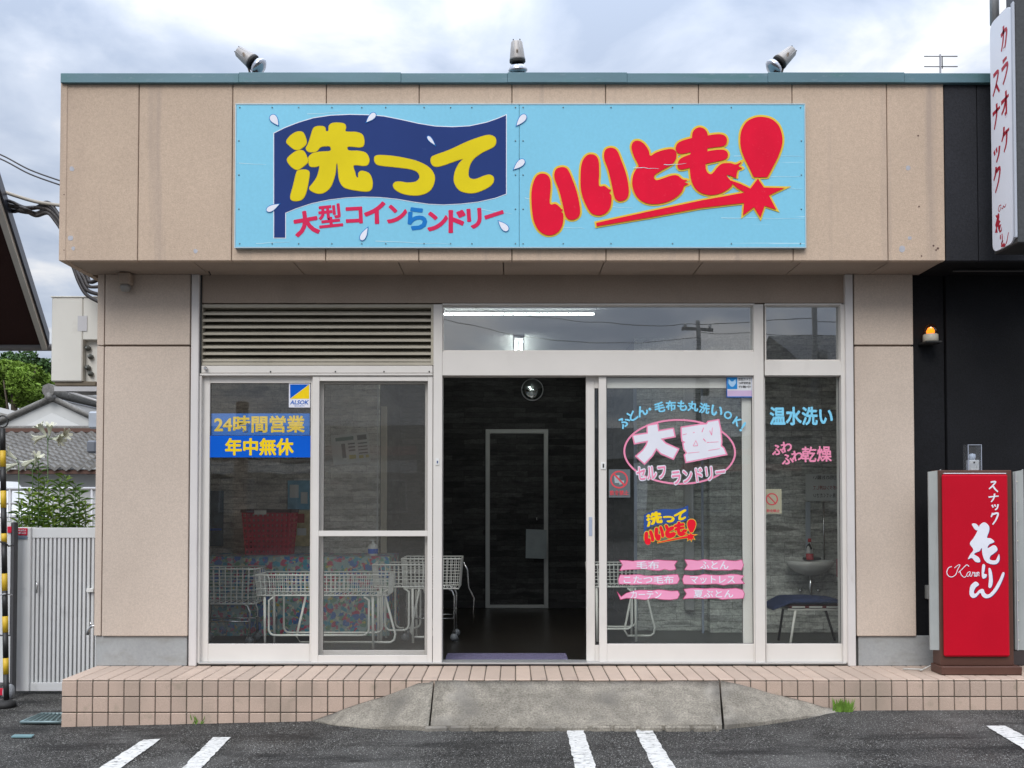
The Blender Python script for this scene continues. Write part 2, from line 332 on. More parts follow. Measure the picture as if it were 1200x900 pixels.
def text_mesh(s, offset=0, ext=.0004, sc=1, spacing=1.0):
    cu = bpy.data.curves.new('t', 'FONT'); cu.body = s; cu.extrude = ext / sc; cu.offset = offset; cu.space_character = spacing
    cu.resolution_u = 3
    o = bpy.data.objects.new('t', cu); COL.objects.link(o)
    me = bpy.data.meshes.new_from_object(o.evaluated_get(bpy.context.evaluated_depsgraph_get()))
    bpy.data.objects.remove(o); bpy.data.curves.remove(cu); return me
_bb = {}
def bbox(s, spacing):
    if (s, spacing) not in _bb:
        me = text_mesh(s, 0, 0, 1, spacing); xs = [v.co.x for v in me.vertices]; ys = [v.co.y for v in me.vertices]
        _bb[(s, spacing)] = (min(xs), max(xs), min(ys), max(ys)); bpy.data.meshes.remove(me)
    return _bb[(s, spacing)]
def txt(name, s, cx, cy, wpx, hpx, Y, m, parent=None, bold=0, fat=None, rot=0, dY=0, spacing=1.0, mirror=False, shear=0, ext=.0004):
    """letters centred on photo point (cx, cy) of plane Y, w x h photo points"""
    x0, x1, y0, y1 = bbox(s, spacing); px = (Y - CY) / F
    sx = wpx * px / (x1 - x0) if wpx else None; sy = hpx * px / (y1 - y0) if hpx else None
    sx = sx or sy; sy = sy or sx
    if fat is None: fat = max(0, bold - .010)
    me = text_mesh(s, min(bold, .010), ext, 1, spacing)
    if fat > 0:                                             # swell the strokes: the glyph laid down a few times round a small circle
        bm = bmesh.new(); k = 12 if fat > .03 else 8
        for i in range(k + 1):
            n0 = len(bm.verts); bm.from_mesh(me); bm.verts.ensure_lookup_table()
            dx, dy = (fat * cos(2 * pi * i / k), fat * sin(2 * pi * i / k)) if i < k else (0, 0)
            for v in bm.verts[n0:]: v.co.x += dx; v.co.y += dy; v.co.z = (ext if v.co.z > 0 else -ext) + .00005 * i
        bm.to_mesh(me); bm.free()
    c = W(cx, cy, Y)
    mt = Matrix.Translation((c.x, Y - dY, c.z)) @ Matrix.Rotation(-rot, 4, 'Y') @ Matrix(((sx * (-1 if mirror else 1), shear * sx, 0, 0), (0, 0, -1, 0), (0, sy, 0, 0), (0, 0, 0, 1))) @ Matrix.Translation((-(x0 + x1) / 2, -(y0 + y1) / 2, 0))
    me.transform(mt); return link(name, me, m, parent)

# ================================================================== GROUND, ROAD MARKS
b = MB(); nx, ny = 90, 40; xs = [-60 + 120 * i / nx for i in range(nx + 1)]
xs = sorted(set([-300, -150, 150, 300] + [round(x, 3) for x in xs if abs(x) > 6] + [round(-6 + .25 * i, 3) for i in range(49)]))
ys = [-200, -60, -30, -15, -10, -8] + [-7 + .25 * i for i in range(29)] + [1, 3, 6, 12, 30, 100, 400]
g = [[b.bm.verts.new((x, y, ground_z(x) + (.006 * noise.noise(Vector((x * .8, y * .8, 0))) if abs(x) < 6 and -7 < y < -.7 else 0))) for x in xs] for y in ys]
for j in range(len(ys) - 1):
    for i in range(len(xs) - 1): b.bm.faces.new((g[j][i], g[j][i + 1], g[j + 1][i + 1], g[j + 1][i])).smooth = True
b.build('ground', asph, kind='structure')
def G(px, py):
    z = -.27
    for _ in range(8):
        p = W(px, py, 0); d = p - Vector((0, CY, CZ)); t = (z - CZ) / d.z; q = Vector((0, CY, CZ)) + d * t; z = ground_z(q.x)
    return q
def road_mark(pts):
    c = [G(*p) for p in pts]; bm = MB(); n = 26; rows = []
    for i in range(n + 1):
        t = i / n; a = c[0].lerp(c[3], t); d = c[1].lerp(c[2], t); row = []
        for k in range(6):
            s = k / 5; p = a.lerp(d, s)
            p.x += .007 * noise.noise(Vector((p.x * 30, p.y * 40, 3))) * (1 if k in (0, 5) else 0) * 1.6
            p.z = ground_z(p.x) + .006 * noise.noise(Vector((p.x * .8, p.y * .8, 0))) + .006; row.append(bm.bm.verts.new(p))
        rows.append(row)
    for r0, r1 in zip(rows, rows[1:]):
        for k in range(5): bm.bm.faces.new((r0[k], r0[k + 1], r1[k + 1], r1[k]))
    bm.build('painted_line', paint, kind='structure')
road_mark([(168, 868), (189, 867), (126, 912), (98, 912)])
road_mark([(250, 865), (270, 865), (226, 912), (202, 912)])
road_mark([(664, 857), (684, 857), (702, 912), (677, 912)])
road_mark([(743, 855), (763, 855), (798, 912), (771, 912)])
road_mark([(1155, 852), (1178, 852), (1252, 892), (1226, 895)])

# ================================================================== TILED STEP
YF = -.54; XSL = W(72, 797, YF).x; XSR = 5.2; PT = .1078
core = MB().box(XSL + .006, XSR, YF + .006, .02, -.60, -.006).build('tiled_step', grout, kind='structure')
def tile_mesh(sx, sy, sz, m, bev=.0035):
    bm = MB().box(-sx / 2, sx / 2, -sy / 2, sy / 2, -sz / 2, sz / 2, bev).bm
    me = bpy.data.meshes.new('tile'); bm.to_mesh(me); bm.free(); me.materials.append(m); return me
tf = tile_mesh(PT - .007, .012, PT - .007, tilef); tt = tile_mesh(PT - .007, .53, .012, tilem, .004)
co_ = origin_of(core)
def place(me, name, loc, parent, rz=0):
    o = bpy.data.objects.new(name, me); COL.objects.link(o); o.parent = parent; o.location = Vector(loc) - origin_of(parent); o.rotation_euler = (random.uniform(-.004, .004), 0, random.uniform(-.004, .004)); return o
ncol = 70
for i in range(ncol):
    x = XSL + PT * (i + .5)
    if x > XSR: break
    place(tt, 'tile', (x, YF + .268 + random.uniform(-.001, .001), -.006 + random.uniform(-.001, .001)), core)
    for k in range(4):
        zc = -.012 - PT * (k + .5)
        if zc + PT / 2 < ground_z(x) - .01: continue
        if 1.55 < 0: pass
        place(tf, 'tile', (x, YF + .004 + random.uniform(-.0012, .0012), zc), core)
# left return of the step
for j in range(5):
    for k in range(3):
        o = place(tf, 'tile', (XSL + .004, YF + .01 + PT * (j + .5), -.012 - PT * (k + .5)), core); o.rotation_euler = (0, 0, pi / 2)

# ================================================================== CONCRETE RAMP
ramp = tag(bpy.data.objects.new('concrete_ramp', None), None); COL.objects.link(ramp)
ramp.location = W(675, 855, -.8); tag(ramp, 'grey concrete wedge ramp with splayed sides against the tiled step', 'ramp')
def gz(x, d=0): return ground_z(x) + d
def slab(name, top, bot, m=conc):
    """top edge on the step front, bottom edge out on the asphalt; a solid with a rough sloping face"""
    bm = MB(); n = 14; k = 6; rows = []
    for j in range(k + 1):
        row = []
        for i in range(n + 1):
            a = top[0].lerp(top[1], i / n); s = i / n * (len(bot) - 1); q = min(int(s), len(bot) - 2); c = bot[q].lerp(bot[q + 1], s - q)
            p = a.lerp(c, j / k); p.z += .014 * noise.noise(p * 5) + .004 * noise.noise(p * 22) + .003 * sin(pi * j / k); row.append(bm.bm.verts.new(p))
        rows.append(row)
    for r0, r1 in zip(rows, rows[1:]):
        for i in range(n): bm.bm.faces.new((r0[i], r0[i + 1], r1[i + 1], r1[i])).smooth = True
    ring = rows[0] + [r[-1] for r in rows[1:]] + rows[-1][-2::-1] + [r[0] for r in rows[-2:0:-1]]
    low = [bm.bm.verts.new((v.co.x, v.co.y, -.5)) for v in ring]
    for i in range(len(ring)): bm.bm.faces.new((ring[i], ring[(i + 1) % len(ring)], low[(i + 1) % len(ring)], low[i]))
    bm.bm.faces.new(low[::-1])
    return bm.build(name, m, ramp)
yb = YF - .003
T = lambda px, dz=0: Vector((W(px, 797, yb).x, yb, -.012 + dz))
def Bt(px, py, h=.03):
    z = ground_z(W(px, py, -.8).x) + h
    p = W(px, py, 0); d = p - Vector((0, CY, CZ)); t = (z - CZ) / d.z; q = Vector((0, CY, CZ)) + d * t; q.y = min(q.y, yb - .01); return q
slab('ramp_slab', (T(509.5), T(842.5)), [Bt(504.5, 850), Bt(600, 851), Bt(700, 851), Bt(846, 849)])
slab('ramp_wing', (T(490, -.02), T(508)), [Bt(367, 845, 0), Bt(390, 849, .005), Bt(430, 852, .01), Bt(502, 851, .03)])
slab('ramp_wing', (T(844), T(862, -.02)), [Bt(849, 849, .03), Bt(900, 846, .015), Bt(950, 839, .01), Bt(984, 832, 0)])
# short kerb pieces along the toe
xk = 498
while xk < 842:
    wk = random.choice((26, 30, 33, 38)); x0 = Bt(xk, 851, .025); x1 = Bt(min(xk + wk - 3.2, 842), 851, .025)
    c = (x0 + x1) / 2
    MB().obox((c.x, c.y - .012, ground_z(c.x) + .003), (x1.x - x0.x, .040, .054 + random.uniform(-.006, .006)), Matrix.Rotation(random.uniform(-.04, .04), 3, 'Z'), .009).build('kerb_block', conc, ramp)
    xk += wk
# ================================================================== LAUNDRY BUILDING
XL, XR = W(112, 550, 0).x, W(1071, 550, 0).x
FY = -.43                                                   # fascia front
bld = thing('laundry_building', 'beige panelled coin laundry with glazed aluminium front and flat roof', 'building', (0, 1.6, 0))
fz0, fz1 = W(600, 305.5, FY).z, W(600, 97, FY).z; SOF = fz0
fx = [W(p, 200, FY).x for p in (71, 162, 272, 382, 491, 600, 710, 819, 929, 1040, 1107)]
for a, c in zip(fx, fx[1:]): MB().box(a + (.0028), c - (.0028), FY, FY + .05, fz0, fz1, .004).build('fascia_panel', stucco, bld)
MB().box(fx[0] + .03, fx[-1] - .01, FY + .03, FY + .09, fz0 + .02, fz1).build('fascia_backing', mat('joint_sealant', (.27, .21, .16), .9).m, bld)
MB().box(fx[0] - .004, fx[0] + .045, FY - .006, FY + .09, fz0 - .002, fz1 + .002, .004).build('corner_trim', stucco, bld)
MB().box(fx[0] - .003, fx[0] + .04, FY + .09, 3.9, fz0 - .0, fz1, 0).build('side_fascia', stucco, bld)
# soffit boards
sx = [fx[0] + .005] + [W(p, 315, -.2).x for p in (236, 350, 470, 590, 705, 818, 930, 1030)] + [fx[-1]]
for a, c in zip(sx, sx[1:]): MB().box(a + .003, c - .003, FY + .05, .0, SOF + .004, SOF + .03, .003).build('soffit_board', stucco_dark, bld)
MB().box(fx[0] + .01, fx[-1], FY + .06, 0.0, SOF + .031, SOF + .06).build('soffit_backing', grout, bld)
# flashing
z0, z1 = W(600, 97, FY - .03).z, W(600, 85.5, FY - .03).z
b = MB(); segs = [71, 280, 470, 595, 735, 900, 1060, 1250]
for i, (a, c) in enumerate(zip(segs, segs[1:])):
    q = (i % 2) * .003; b.box(W(a, 90, FY - .03).x - .001, W(c, 90, FY - .03).x - .0005, FY - .03 - q, 4.0, z0 + .001, z1 + q * 1.5, .003)
b.build('roof_cap', capm, bld)
MB().box(fx[0] + .05, fx[-1], FY + .1, 3.95, z0 - .12, z0 - .02).build('roof_slab', plinthm, bld)
# pillars, plinths
def pillar(x0, x1, y_b):
    for (ya, yc) in ((322, 404), (406, y_b)):
        X0, X1, Z0, Z1 = R(x0, ya, x1, yc, -.03, 560)
        if ya == 322: Z1 = SOF + .004
        MB().box(X0, X1, -.03, .10, Z0, Z1, .004).build('pillar_panel', stuccop, bld)
pillar(121, 221, 745.5); pillar(1003, 1072, 745.5)
X0, X1, Z0, Z1 = R(112, 322, 120, 745, -.024, 560); b = MB(); zj = W(600, 405, -.03).z
b.box(X0, X1, -.024, .10, zj + .004, SOF + .004, .003); b.box(X0, X1, -.024, .10, Z0, zj - .004, .003); b.build('corner_trim', stuccop, bld)
for r in ((112, 747, 219, 778), (1006, 747, 1102, 778)):
    X0, X1, Z0, Z1 = R(*r, -.008, 760); MB().box(X0, X1, -.008, .12, 0.0, Z1 + .01, .002).build('plinth', plinthm, bld)
MB().box(XL + .01, XL + .12, .10, 3.85, 0, SOF + .95).build('side_wall', stucco, bld)
MB().box(3.40, 3.48, .125, 3.85, 0, SOF + .95).build('side_wall', stucco, bld)
MB().box(XL, 3.48, 3.80, 3.92, -.1, SOF + .9).build('back_wall', stone_dark, bld)
MB().box(XL + .12, 3.40, .12, 3.80, 2.80, 2.86).build('ceiling', ceilm, bld)
MB().box(XL + .12, 3.40, .02, 3.80, -.10, -.004).build('floor', floorm, bld)
# skirting along the back wall
MB().box(-1.3, 1.17, 3.785, 3.80, 0, .07).build('skirting', blackr, bld)
# aluminium columns
for r, m in (((222.5, 322, 231.5, 779), alud), ((992.5, 322, 1001.5, 779), alud)):
    X0, X1, Z0, Z1 = R(*r, -.035, 560); MB().box(X0, X1, -.035, .10, 0.001, SOF + .003, .004).build('aluminium_column', m, bld)
    MB().box(X1 + .001, X1 + .012, -.01, .09, .001, SOF + .002).build('column_gasket', gasket, bld)
# header board and its soffit line
x0, x1 = W(233, 340, 0).x, W(992, 340, 0).x; zt = W(600, 355, 0).z
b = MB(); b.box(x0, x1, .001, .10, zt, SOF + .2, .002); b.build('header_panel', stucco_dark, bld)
# louvre
lv, (lx0, lx1, lz0, lz1) = frame('louver_frame', (234, 356.5, 508, 428), (237, 360.5, 505, 424.5), .0, .09, louvm, bld)
MB().box(lx0, lx1, .075, .088, lz0, lz1).build('void_sheet', darkvoid, lv)  # dark sheet standing in for the unlit void behind the slats
for i in range(8):
    z = lz0 + (lz1 - lz0) * (i + .58) / 8.2
    MB().obox(((lx0 + lx1) / 2, .036, z), (lx1 - lx0 - .002, .058, .0042), Matrix.Rotation(radians(30), 3, 'X')).obox(((lx0 + lx1) / 2, .0085, z - .0145), (lx1 - lx0 - .002, .005, .017)).build('slat', louvm, lv)
# rail under the louvre, posts, mullions
def P(name, r, Y0, Y1, m=alu, ym=None): return pbox(name, r, Y0, Y1, m, bld, .002, ym)
P('rail', (234, 428.5, 507, 437), -.006, .10); P('rail', (234, 437.5, 507, 440), -.016, .10)
for px in (317, 393, 450, 503): pbox('screw', (px - .8, 434.7, px + .8, 436.3), -.009, 0, gasket, bld, 0)
post = P('post', (507.5, 356.5, 518, 777), -.012, .11, ym=590)
P('post', (884.5, 356.5, 896, 777), -.010, .11, ym=590)
P('frame_jamb', (987, 356.5, 992, 777), -.012, .10, ym=590)
P('frame_jamb', (232.3, 440.5, 235, 777), -.012, .10, ym=590)
tr = P('transom_rail', (518.3, 412, 884.3, 440), -.008, .11)
P('transom_rail', (896.3, 423, 986.6, 440), -.008, .11)
P('head_rail', (518.3, 355.5, 884.3, 357.5), -.006, .10); P('head_rail', (896.3, 355.5, 986.6, 357.5), -.006, .10)
pbox('sill_track', (232.3, 776.6, 992, 778.4), -.028, .11, mat('bare_aluminium_sill', (.5, .5, .49), .35, .5).m, bld, .001)
def pane(r, Y, m=glassm, parent=bld, ym=None, name='pane'):
    x0, x1, z0, z1 = R(*r, Y, ym); return MB().box(x0 - .004, x1 + .004, Y, Y + .005, z0 - .004, z1 + .004).build(name, m, parent)
# transom windows
for r in ((518.3, 357.5, 884.3, 412), (896.3, 357.5, 986.6, 423)):
    fr, q = frame('window_frame', r, (r[0] + 1.6, r[1] + 1.6, r[2] - 1.6, r[3] - 1.6), .018, .06, alu, bld, .001)
    MB().box(q[0] - .004, q[1] + .004, .038, .043, q[2] - .004, q[3] + .004).build('pane', glasst, fr)
def sash(name, outer, inner, Y0, Y1, Yg, ym=600):
    fr, q = frame(name, outer, inner, Y0, Y1, alu, bld, .0025, ym)
    g_ = .0035; b = MB()
    b.box(q[0], q[0] + g_, Yg - .006, Yg, q[2], q[3]); b.box(q[1] - g_, q[1], Yg - .006, Yg, q[2], q[3]); b.box(q[0] + g_, q[1] - g_, Yg - .006, Yg, q[3] - g_, q[3]); b.box(q[0] + g_, q[1] - g_, Yg - .006, Yg, q[2], q[2] + g_)
    b.build('gasket', gasket, fr); MB().box(q[0] - .003, q[1] + .003, Yg, Yg + .005, q[2] - .003, q[3] + .003).build('pane', glassm, fr); return fr
f1 = sash('window', (235, 440.5, 366, 776), (245, 449, 363.5, 754.5), .028, .060, .044)
f2 = sash('window', (371, 443, 506.5, 774), (379, 450, 498, 762), .066, .092, .08)
f3 = sash('sliding_door', (702, 440.8, 884, 776), (711, 441.8, 882.5, 754.5), .016, .048, .032)
f4 = sash('sliding_door', (687, 440.8, 881.5, 775.5), (697, 455, 870, 756), .054, .086, .070)
f5 = sash('window', (896.5, 440.8, 986.5, 776), (897.6, 441.6, 985.5, 754.5), .020, .060, .042)
pbox('handle', (690, 606, 694, 628), .050, .058, mat('blue_grey_plastic', (.35, .40, .5), .4).m, f4, .001)
pbox('lock', (704, 541.5, 710, 550), .010, .02, white, f3, .001); pbox('keyhole', (706.2, 543.5, 708, 548), .008, .0098, gasket, f3, 0)
pbox('lock', (510.5, 537, 514.5, 545), -.018, -.0125, white, post, .001); pbox('keyhole', (511.8, 540, 513.2, 543), -.020, -.0182, navy, post, 0)
# screen door in front of the second window
fs, q = frame('screen_door', (365.5, 441, 506.8, 777), (373.5, 446.5, 501, 768), -.004, .020, alu, bld, .002, 600)
x0, x1, z0, z1 = R(373.5, 622, 501, 628.5, -.0035, 600); MB().box(x0, x1, -.0035, .018, z0, z1, .002).build('mid_rail', alu, fs)
MB().box(q[0], q[1], .008, .0085, z1, q[3]).build('insect_mesh', meshm, fs); MB().box(q[0], q[1], .008, .0085, q[2], z0).build('insect_mesh', meshm, fs)
# soffit hook, lock knob by the louvre
c = W(240.5, 431.5, -.03); MB().lathe([(.0, 0), (.012, .002), (.014, .02), (.010, .034), (0, .036)], Matrix.Translation((c.x, -.006, c.z)) @ Matrix.Rotation(pi / 2, 4, 'X'), 14).build('lock_knob', chrome, bld)
c = W(245, 322, -.12); MB().tube([(c.x, -.12, SOF + .01), (c.x, -.12, c.z + .02), (c.x + .012, -.12, c.z), (c.x, -.12, c.z - .012), (c.x - .012, -.12, c.z)], .004).build('hook', blackr, bld)
# filler patches on the fascia
patch = mat('grey_filler_patch', (.42, .42, .45), .9).vary(40, .1).m; pdk = mat('dark_drill_mark', (.12, .07, .06), .9).m
for px, py, r_, mm in ((229, 294, 2.6, patch), (84, 198, 2.8, patch), (83, 279, 3.2, patch), (86, 291, 2.2, patch), (1064, 197, 2.8, patch), (1057, 292, 3.8, patch), (1066, 279, 2.2, patch), (1076, 159, 1.0, pdk), (1077, 242, 1.0, pdk), (1094, 288, 1.1, pdk), (1099, 291, 1.4, pdk), (75, 228, .7, pdk), (75, 293, .7, pdk), (1097, 293, 1, pdk), (1080, 300, .9, pdk)):
    shp('filler_patch', [[(px + r_ * (.8 + .35 * random.random()) * cos(t * pi / 4), py + r_ * (.8 + .4 * random.random()) * sin(t * pi / 4)) for t in range(8)]], FY - .0065 if px < 80 else FY - .0008, mm, bld)
# ceiling lights
lamp = emit('fluorescent_tube', (.93, 1, .97), 24.0)
def tube_light(p0, p1, label):
    c = (Vector(p0) + Vector(p1)) / 2; L = (Vector(p1) - Vector(p0)).length; along = abs(p1[0] - p0[0]) > .1
    t = thing('ceiling_light', label, 'light', (c.x, c.y, c.z), 'tube lights on the laundry ceiling')
    hx, hy = (L / 2 + .02, .014) if along else (.045, L / 2 + .02)
    MB().box(c.x - hx, c.x + hx, c.y - hy, c.y + hy, 2.785 if along else 2.77, 2.798, .004).build('light_body', mat('grey_light_body', (.16, .16, .16), .6).m, t)
    for s in ((0,) if along else (-.03, .03)):
        d = Vector((0, s, 0)) if along else Vector((s, 0, 0)); MB().tube([Vector(p0) + d, Vector(p1) + d], .0065, 10).build('tube', lamp, t)
tube_light((-.62, .52, 2.745), (.665, .52, 2.745), 'long glowing tube light seen through the wide transom pane')
tube_light((.065, 1.75, 2.745), (.065, 3.2, 2.745), 'short end-on twin tube light deeper inside behind the transom pane')
# inner partitions with stone-look paper
XPL = -1.31; YPL = 2.15
MB().box(XL + .12, XPL, YPL, 3.80, 0, 2.80).build('partition_wall', [stone_grey], bld)
MB().box(XPL + .001, XPL + .006, YPL + .06, 3.80, 0, 2.8).build('side_paper', stone_dark, bld)
pbox('corner_batten', (446, 476, 453, 700), YPL - .03, YPL - .002, mat('pale_wood_batten', (.50, .45, .34), .6).vary(3, .1, (6, 6, 1)).m, bld)
pbox('corner_strip', (441.5, 445, 443, 735), YPL - .008, YPL - .001, white, bld, 0)
xa = W(745, 600, 1.9).x; xb = W(823, 600, 1.9).x
MB().box(xa, xb + .04, 1.9, 3.80, 0, 2.80).build('partition_wall', stone_grey2, bld)
MB().box(xb + .04, 3.40, 1.76, 3.80, 0, 2.80).build('partition_wall', stone_grey2, bld)
MB().box(xa - .006, xa - .001, 1.95, 3.80, 0, 2.8).build('side_paper', stone_dark, bld)
pbox('corner_strip', (743, 445, 746.5, 736), 1.885, 1.899, mat('bluish_corner_guard', (.32, .36, .45), .3).m, bld, 0)
pbox('corner_strip', (822, 445, 824.5, 742), 1.74, 1.758, mat('bluish_corner_guard', (.32, .36, .45), .3).m, bld, 0)
c = W(809, 600, 1.83); MB().box(c.x - .055, c.x + .03, 1.80, 1.898, .2, 2.8, .004).build('pipe_cover', mat('grey_pipe_cover', (.38, .38, .37), .5).vary(3, .06).m, bld)
# ------------------------------------------------------------------ the inner door
dr = MB(); dz1 = W(600, 503, 3.77).z
dx0, dx1 = W(569, 600, 3.77).x, W(642.5, 600, 3.77).x
b = MB(); b.box(dx0, dx0 + .05, 3.76, 3.80, 0.0, dz1, .003); b.box(dx1 - .05, dx1, 3.76, 3.80, 0, dz1, .003); b.box(dx0 + .05, dx1 - .05, 3.762, 3.80, dz1 - .05, dz1, .003); b.box(dx0 + .05, dx1 - .05, 3.762, 3.80, 0, .04, .003)
door = b.build('inner_door_frame', mat('grey_door_frame', (.42, .42, .40), .5).vary(4, .1).m, bld)
MB().box(dx0 + .052, dx1 - .052, 3.775, 3.80, .042, dz1 - .052).build('door_leaf', stone_dark, door)
c = W(629, 608, 3.72); MB().lathe([(0, 0), (.018, .004), (.024, .02), (.012, .035), (.012, .07)], Matrix.Translation((c.x, 3.70, c.z)) @ Matrix.Rotation(-pi / 2, 4, 'X'), 14).build('door_knob', chrome, door)
pap = mat('grey_plastic_bag', (.26, .29, .29), .5).vary(8, .12).m
x0, x1, z0, z1 = R(616, 620, 641, 654, 3.69)
o = MB().prism([(x0, 3.69, z0), (x1 - .01, 3.69, z0 - .01), (x1, 3.69, z1 - .01), (x0 + .005, 3.69, z1)], (0, .012, 0)).build('hanging_sheet', pap); tag(o, 'grey sheet hanging from the knob of the dark inner door', 'sheet')
# round mirror dome above the inner door
c = W(624, 456, 3.72); mt = Matrix.Translation((c.x, 3.79, c.z)) @ Matrix.Rotation(pi / 2, 4, 'X')
mr = thing('convex_mirror', 'small round convex mirror high on the dark wall above the inner door', 'mirror', (c.x, 3.8, c.z - .13))
MB().lathe([(.129, 0), (.129, .02), (.122, .022), (.122, .0)], mt, 32).build('rim', silver, mr)
MB().lathe([(.121 * sin(radians(90 - 10 * k)), .016 + .045 * cos(radians(90 - 10 * k))) for k in range(9)] + [(.0005, .0612)], mt, 32).build('mirror_face', mat('mirror_silver', (.55, .60, .58), .05, 1).m, mr)
# doormat
x0, x1 = W(520, 775, .1).x, W(667, 775, .1).x
dm = MB().box(x0, x1, .125, .50, -.003, .012, .004).build('doormat', mat('purple_grey_loop_mat', (.17, .155, .25), .95, 0, .1).vary(90, .35).bump(160, 1, .01).m); tag(dm, 'purple-grey doormat just inside the open sliding door', 'doormat')

# ================================================================== BIG SIGN
SY = FY - .035
sg = thing('shop_signboard', 'wide sky-blue signboard with navy flag and red bubble lettering on the fascia', 'signboard', (W(610, 289, SY).x, FY, W(610, 289, SY).z))
zs0, zs1 = W(600, 289.3, SY).z, W(600, 122.7, SY).z
xs0, xsm, xs1 = W(276.5, 206, SY).x, W(608.5, 206, SY).x, W(943, 206, SY).x
for a, c in ((xs0, xsm - .0012), (xsm + .0012, xs1)): MB().box(a, c, SY, FY - .001, zs0, zs1, .002).build('sign_sheet', signblue, sg)
b = MB(); e_ = .007
b.box(xs0 - e_, xs1 + e_, SY - .003, FY - .0005, zs1 + .0005, zs1 + e_); b.box(xs0 - e_, xs1 + e_, SY - .003, FY - .0005, zs0 - e_, zs0 - .0005)
b.box(xs0 - e_, xs0 - .0005, SY - .002, FY - .0005, zs0, zs1); b.box(xs1 + .0005, xs1 + e_, SY - .002, FY - .0005, zs0, zs1); b.build('sign_edge', mat('pale_blue_edge', (.42, .58, .66), .4).m, sg)
A_ = lambda p: (310 + p[0] / 4, 120 + p[1] / 4)
B_ = lambda p: (600 + p[0] / 3.4286, 110 + p[1] / 3.4286)
flag = [(45, 145), (100, 118), (160, 95), (230, 74), (310, 62), (400, 58), (490, 60), (560, 66), (640, 82), (720, 100), (800, 113), (880, 116), (960, 112), (1040, 95), (1090, 78), (1132, 60), (1132, 428), (1080, 447), (1000, 465), (920, 474), (840, 478), (770, 475), (700, 465), (620, 451), (540, 443), (460, 441), (380, 445), (300, 455), (220, 472), (150, 495), (97, 517), (97, 634), (45, 634)]
shp('flag_edge', [flag], SY - .0008, inkw, sg, offset=.0055, smooth=False, conv=A_)
shp('flag', [flag], SY - .0018, navy, sg, smooth=False, conv=A_)
wash = [[(103, 185), (120, 158), (150, 139), (178, 140), (192, 165), (195, 195), (165, 220), (143, 221), (120, 205)],
 [(106, 268), (125, 245), (155, 227), (182, 228), (198, 255), (203, 280), (165, 312), (145, 314), (120, 295)],
 [(122, 440), (135, 390), (150, 330), (165, 318), (195, 317), (210, 330), (205, 375), (192, 430), (175, 455), (150, 462), (128, 458)],
 [(195, 215), (205, 195), (215, 165), (228, 125), (245, 113), (275, 113), (285, 122), (287, 135), (300, 134), (303, 110), (318, 98), (350, 96), (375, 102), (381, 118), (381, 137), (430, 140), (458, 152), (467, 180), (463, 203), (445, 210), (392, 207), (394, 226), (440, 228), (475, 238), (490, 265), (485, 290), (465, 297), (418, 295), (424, 330), (430, 350), (440, 352), (441, 332), (455, 322), (485, 330), (500, 350), (506, 380), (500, 408), (480, 417), (440, 414), (400, 407), (370, 395), (350, 360), (343, 290), (336, 290), (330, 340), (310, 395), (280, 422), (250, 427), (220, 415), (211, 400), (230, 375), (248, 345), (258, 300), (240, 302), (215, 300), (207, 280), (207, 258), (225, 240), (260, 232), (308, 228), (308, 207), (285, 205), (262, 210), (245, 228), (225, 233), (205, 230)]]
tsu = [[(515, 265), (520, 252), (545, 248), (600, 252), (660, 262), (720, 278), (770, 305), (795, 340), (795, 375), (778, 410), (745, 430), (700, 436), (650, 428), (615, 410), (603, 390), (612, 375), (635, 372), (670, 377), (710, 372), (728, 350), (715, 325), (680, 312), (610, 303), (560, 298), (530, 292), (518, 280)]]
te = [[(780, 278), (783, 258), (800, 248), (870, 222), (950, 185), (1020, 160), (1055, 154), (1080, 165), (1084, 190), (1070, 210), (1020, 235), (980, 265), (960, 300), (955, 340), (965, 357), (990, 360), (1030, 345), (1055, 340), (1073, 352), (1070, 378), (1045, 400), (1000, 420), (960, 425), (915, 412), (890, 375), (892, 330), (910, 290), (930, 265), (880, 280), (840, 294), (810, 301), (790, 296)]]
for L_ in (wash, tsu, te): shp('letter', L_, SY - .0042, yellow, sg, conv=A_)
edgey = ink('ochre_letter_edge', (.55, .40, .03))
for L_ in (wash, tsu, te): shp('letter_edge', L_, SY - .003, edgey, sg, conv=A_, offset=.0032)
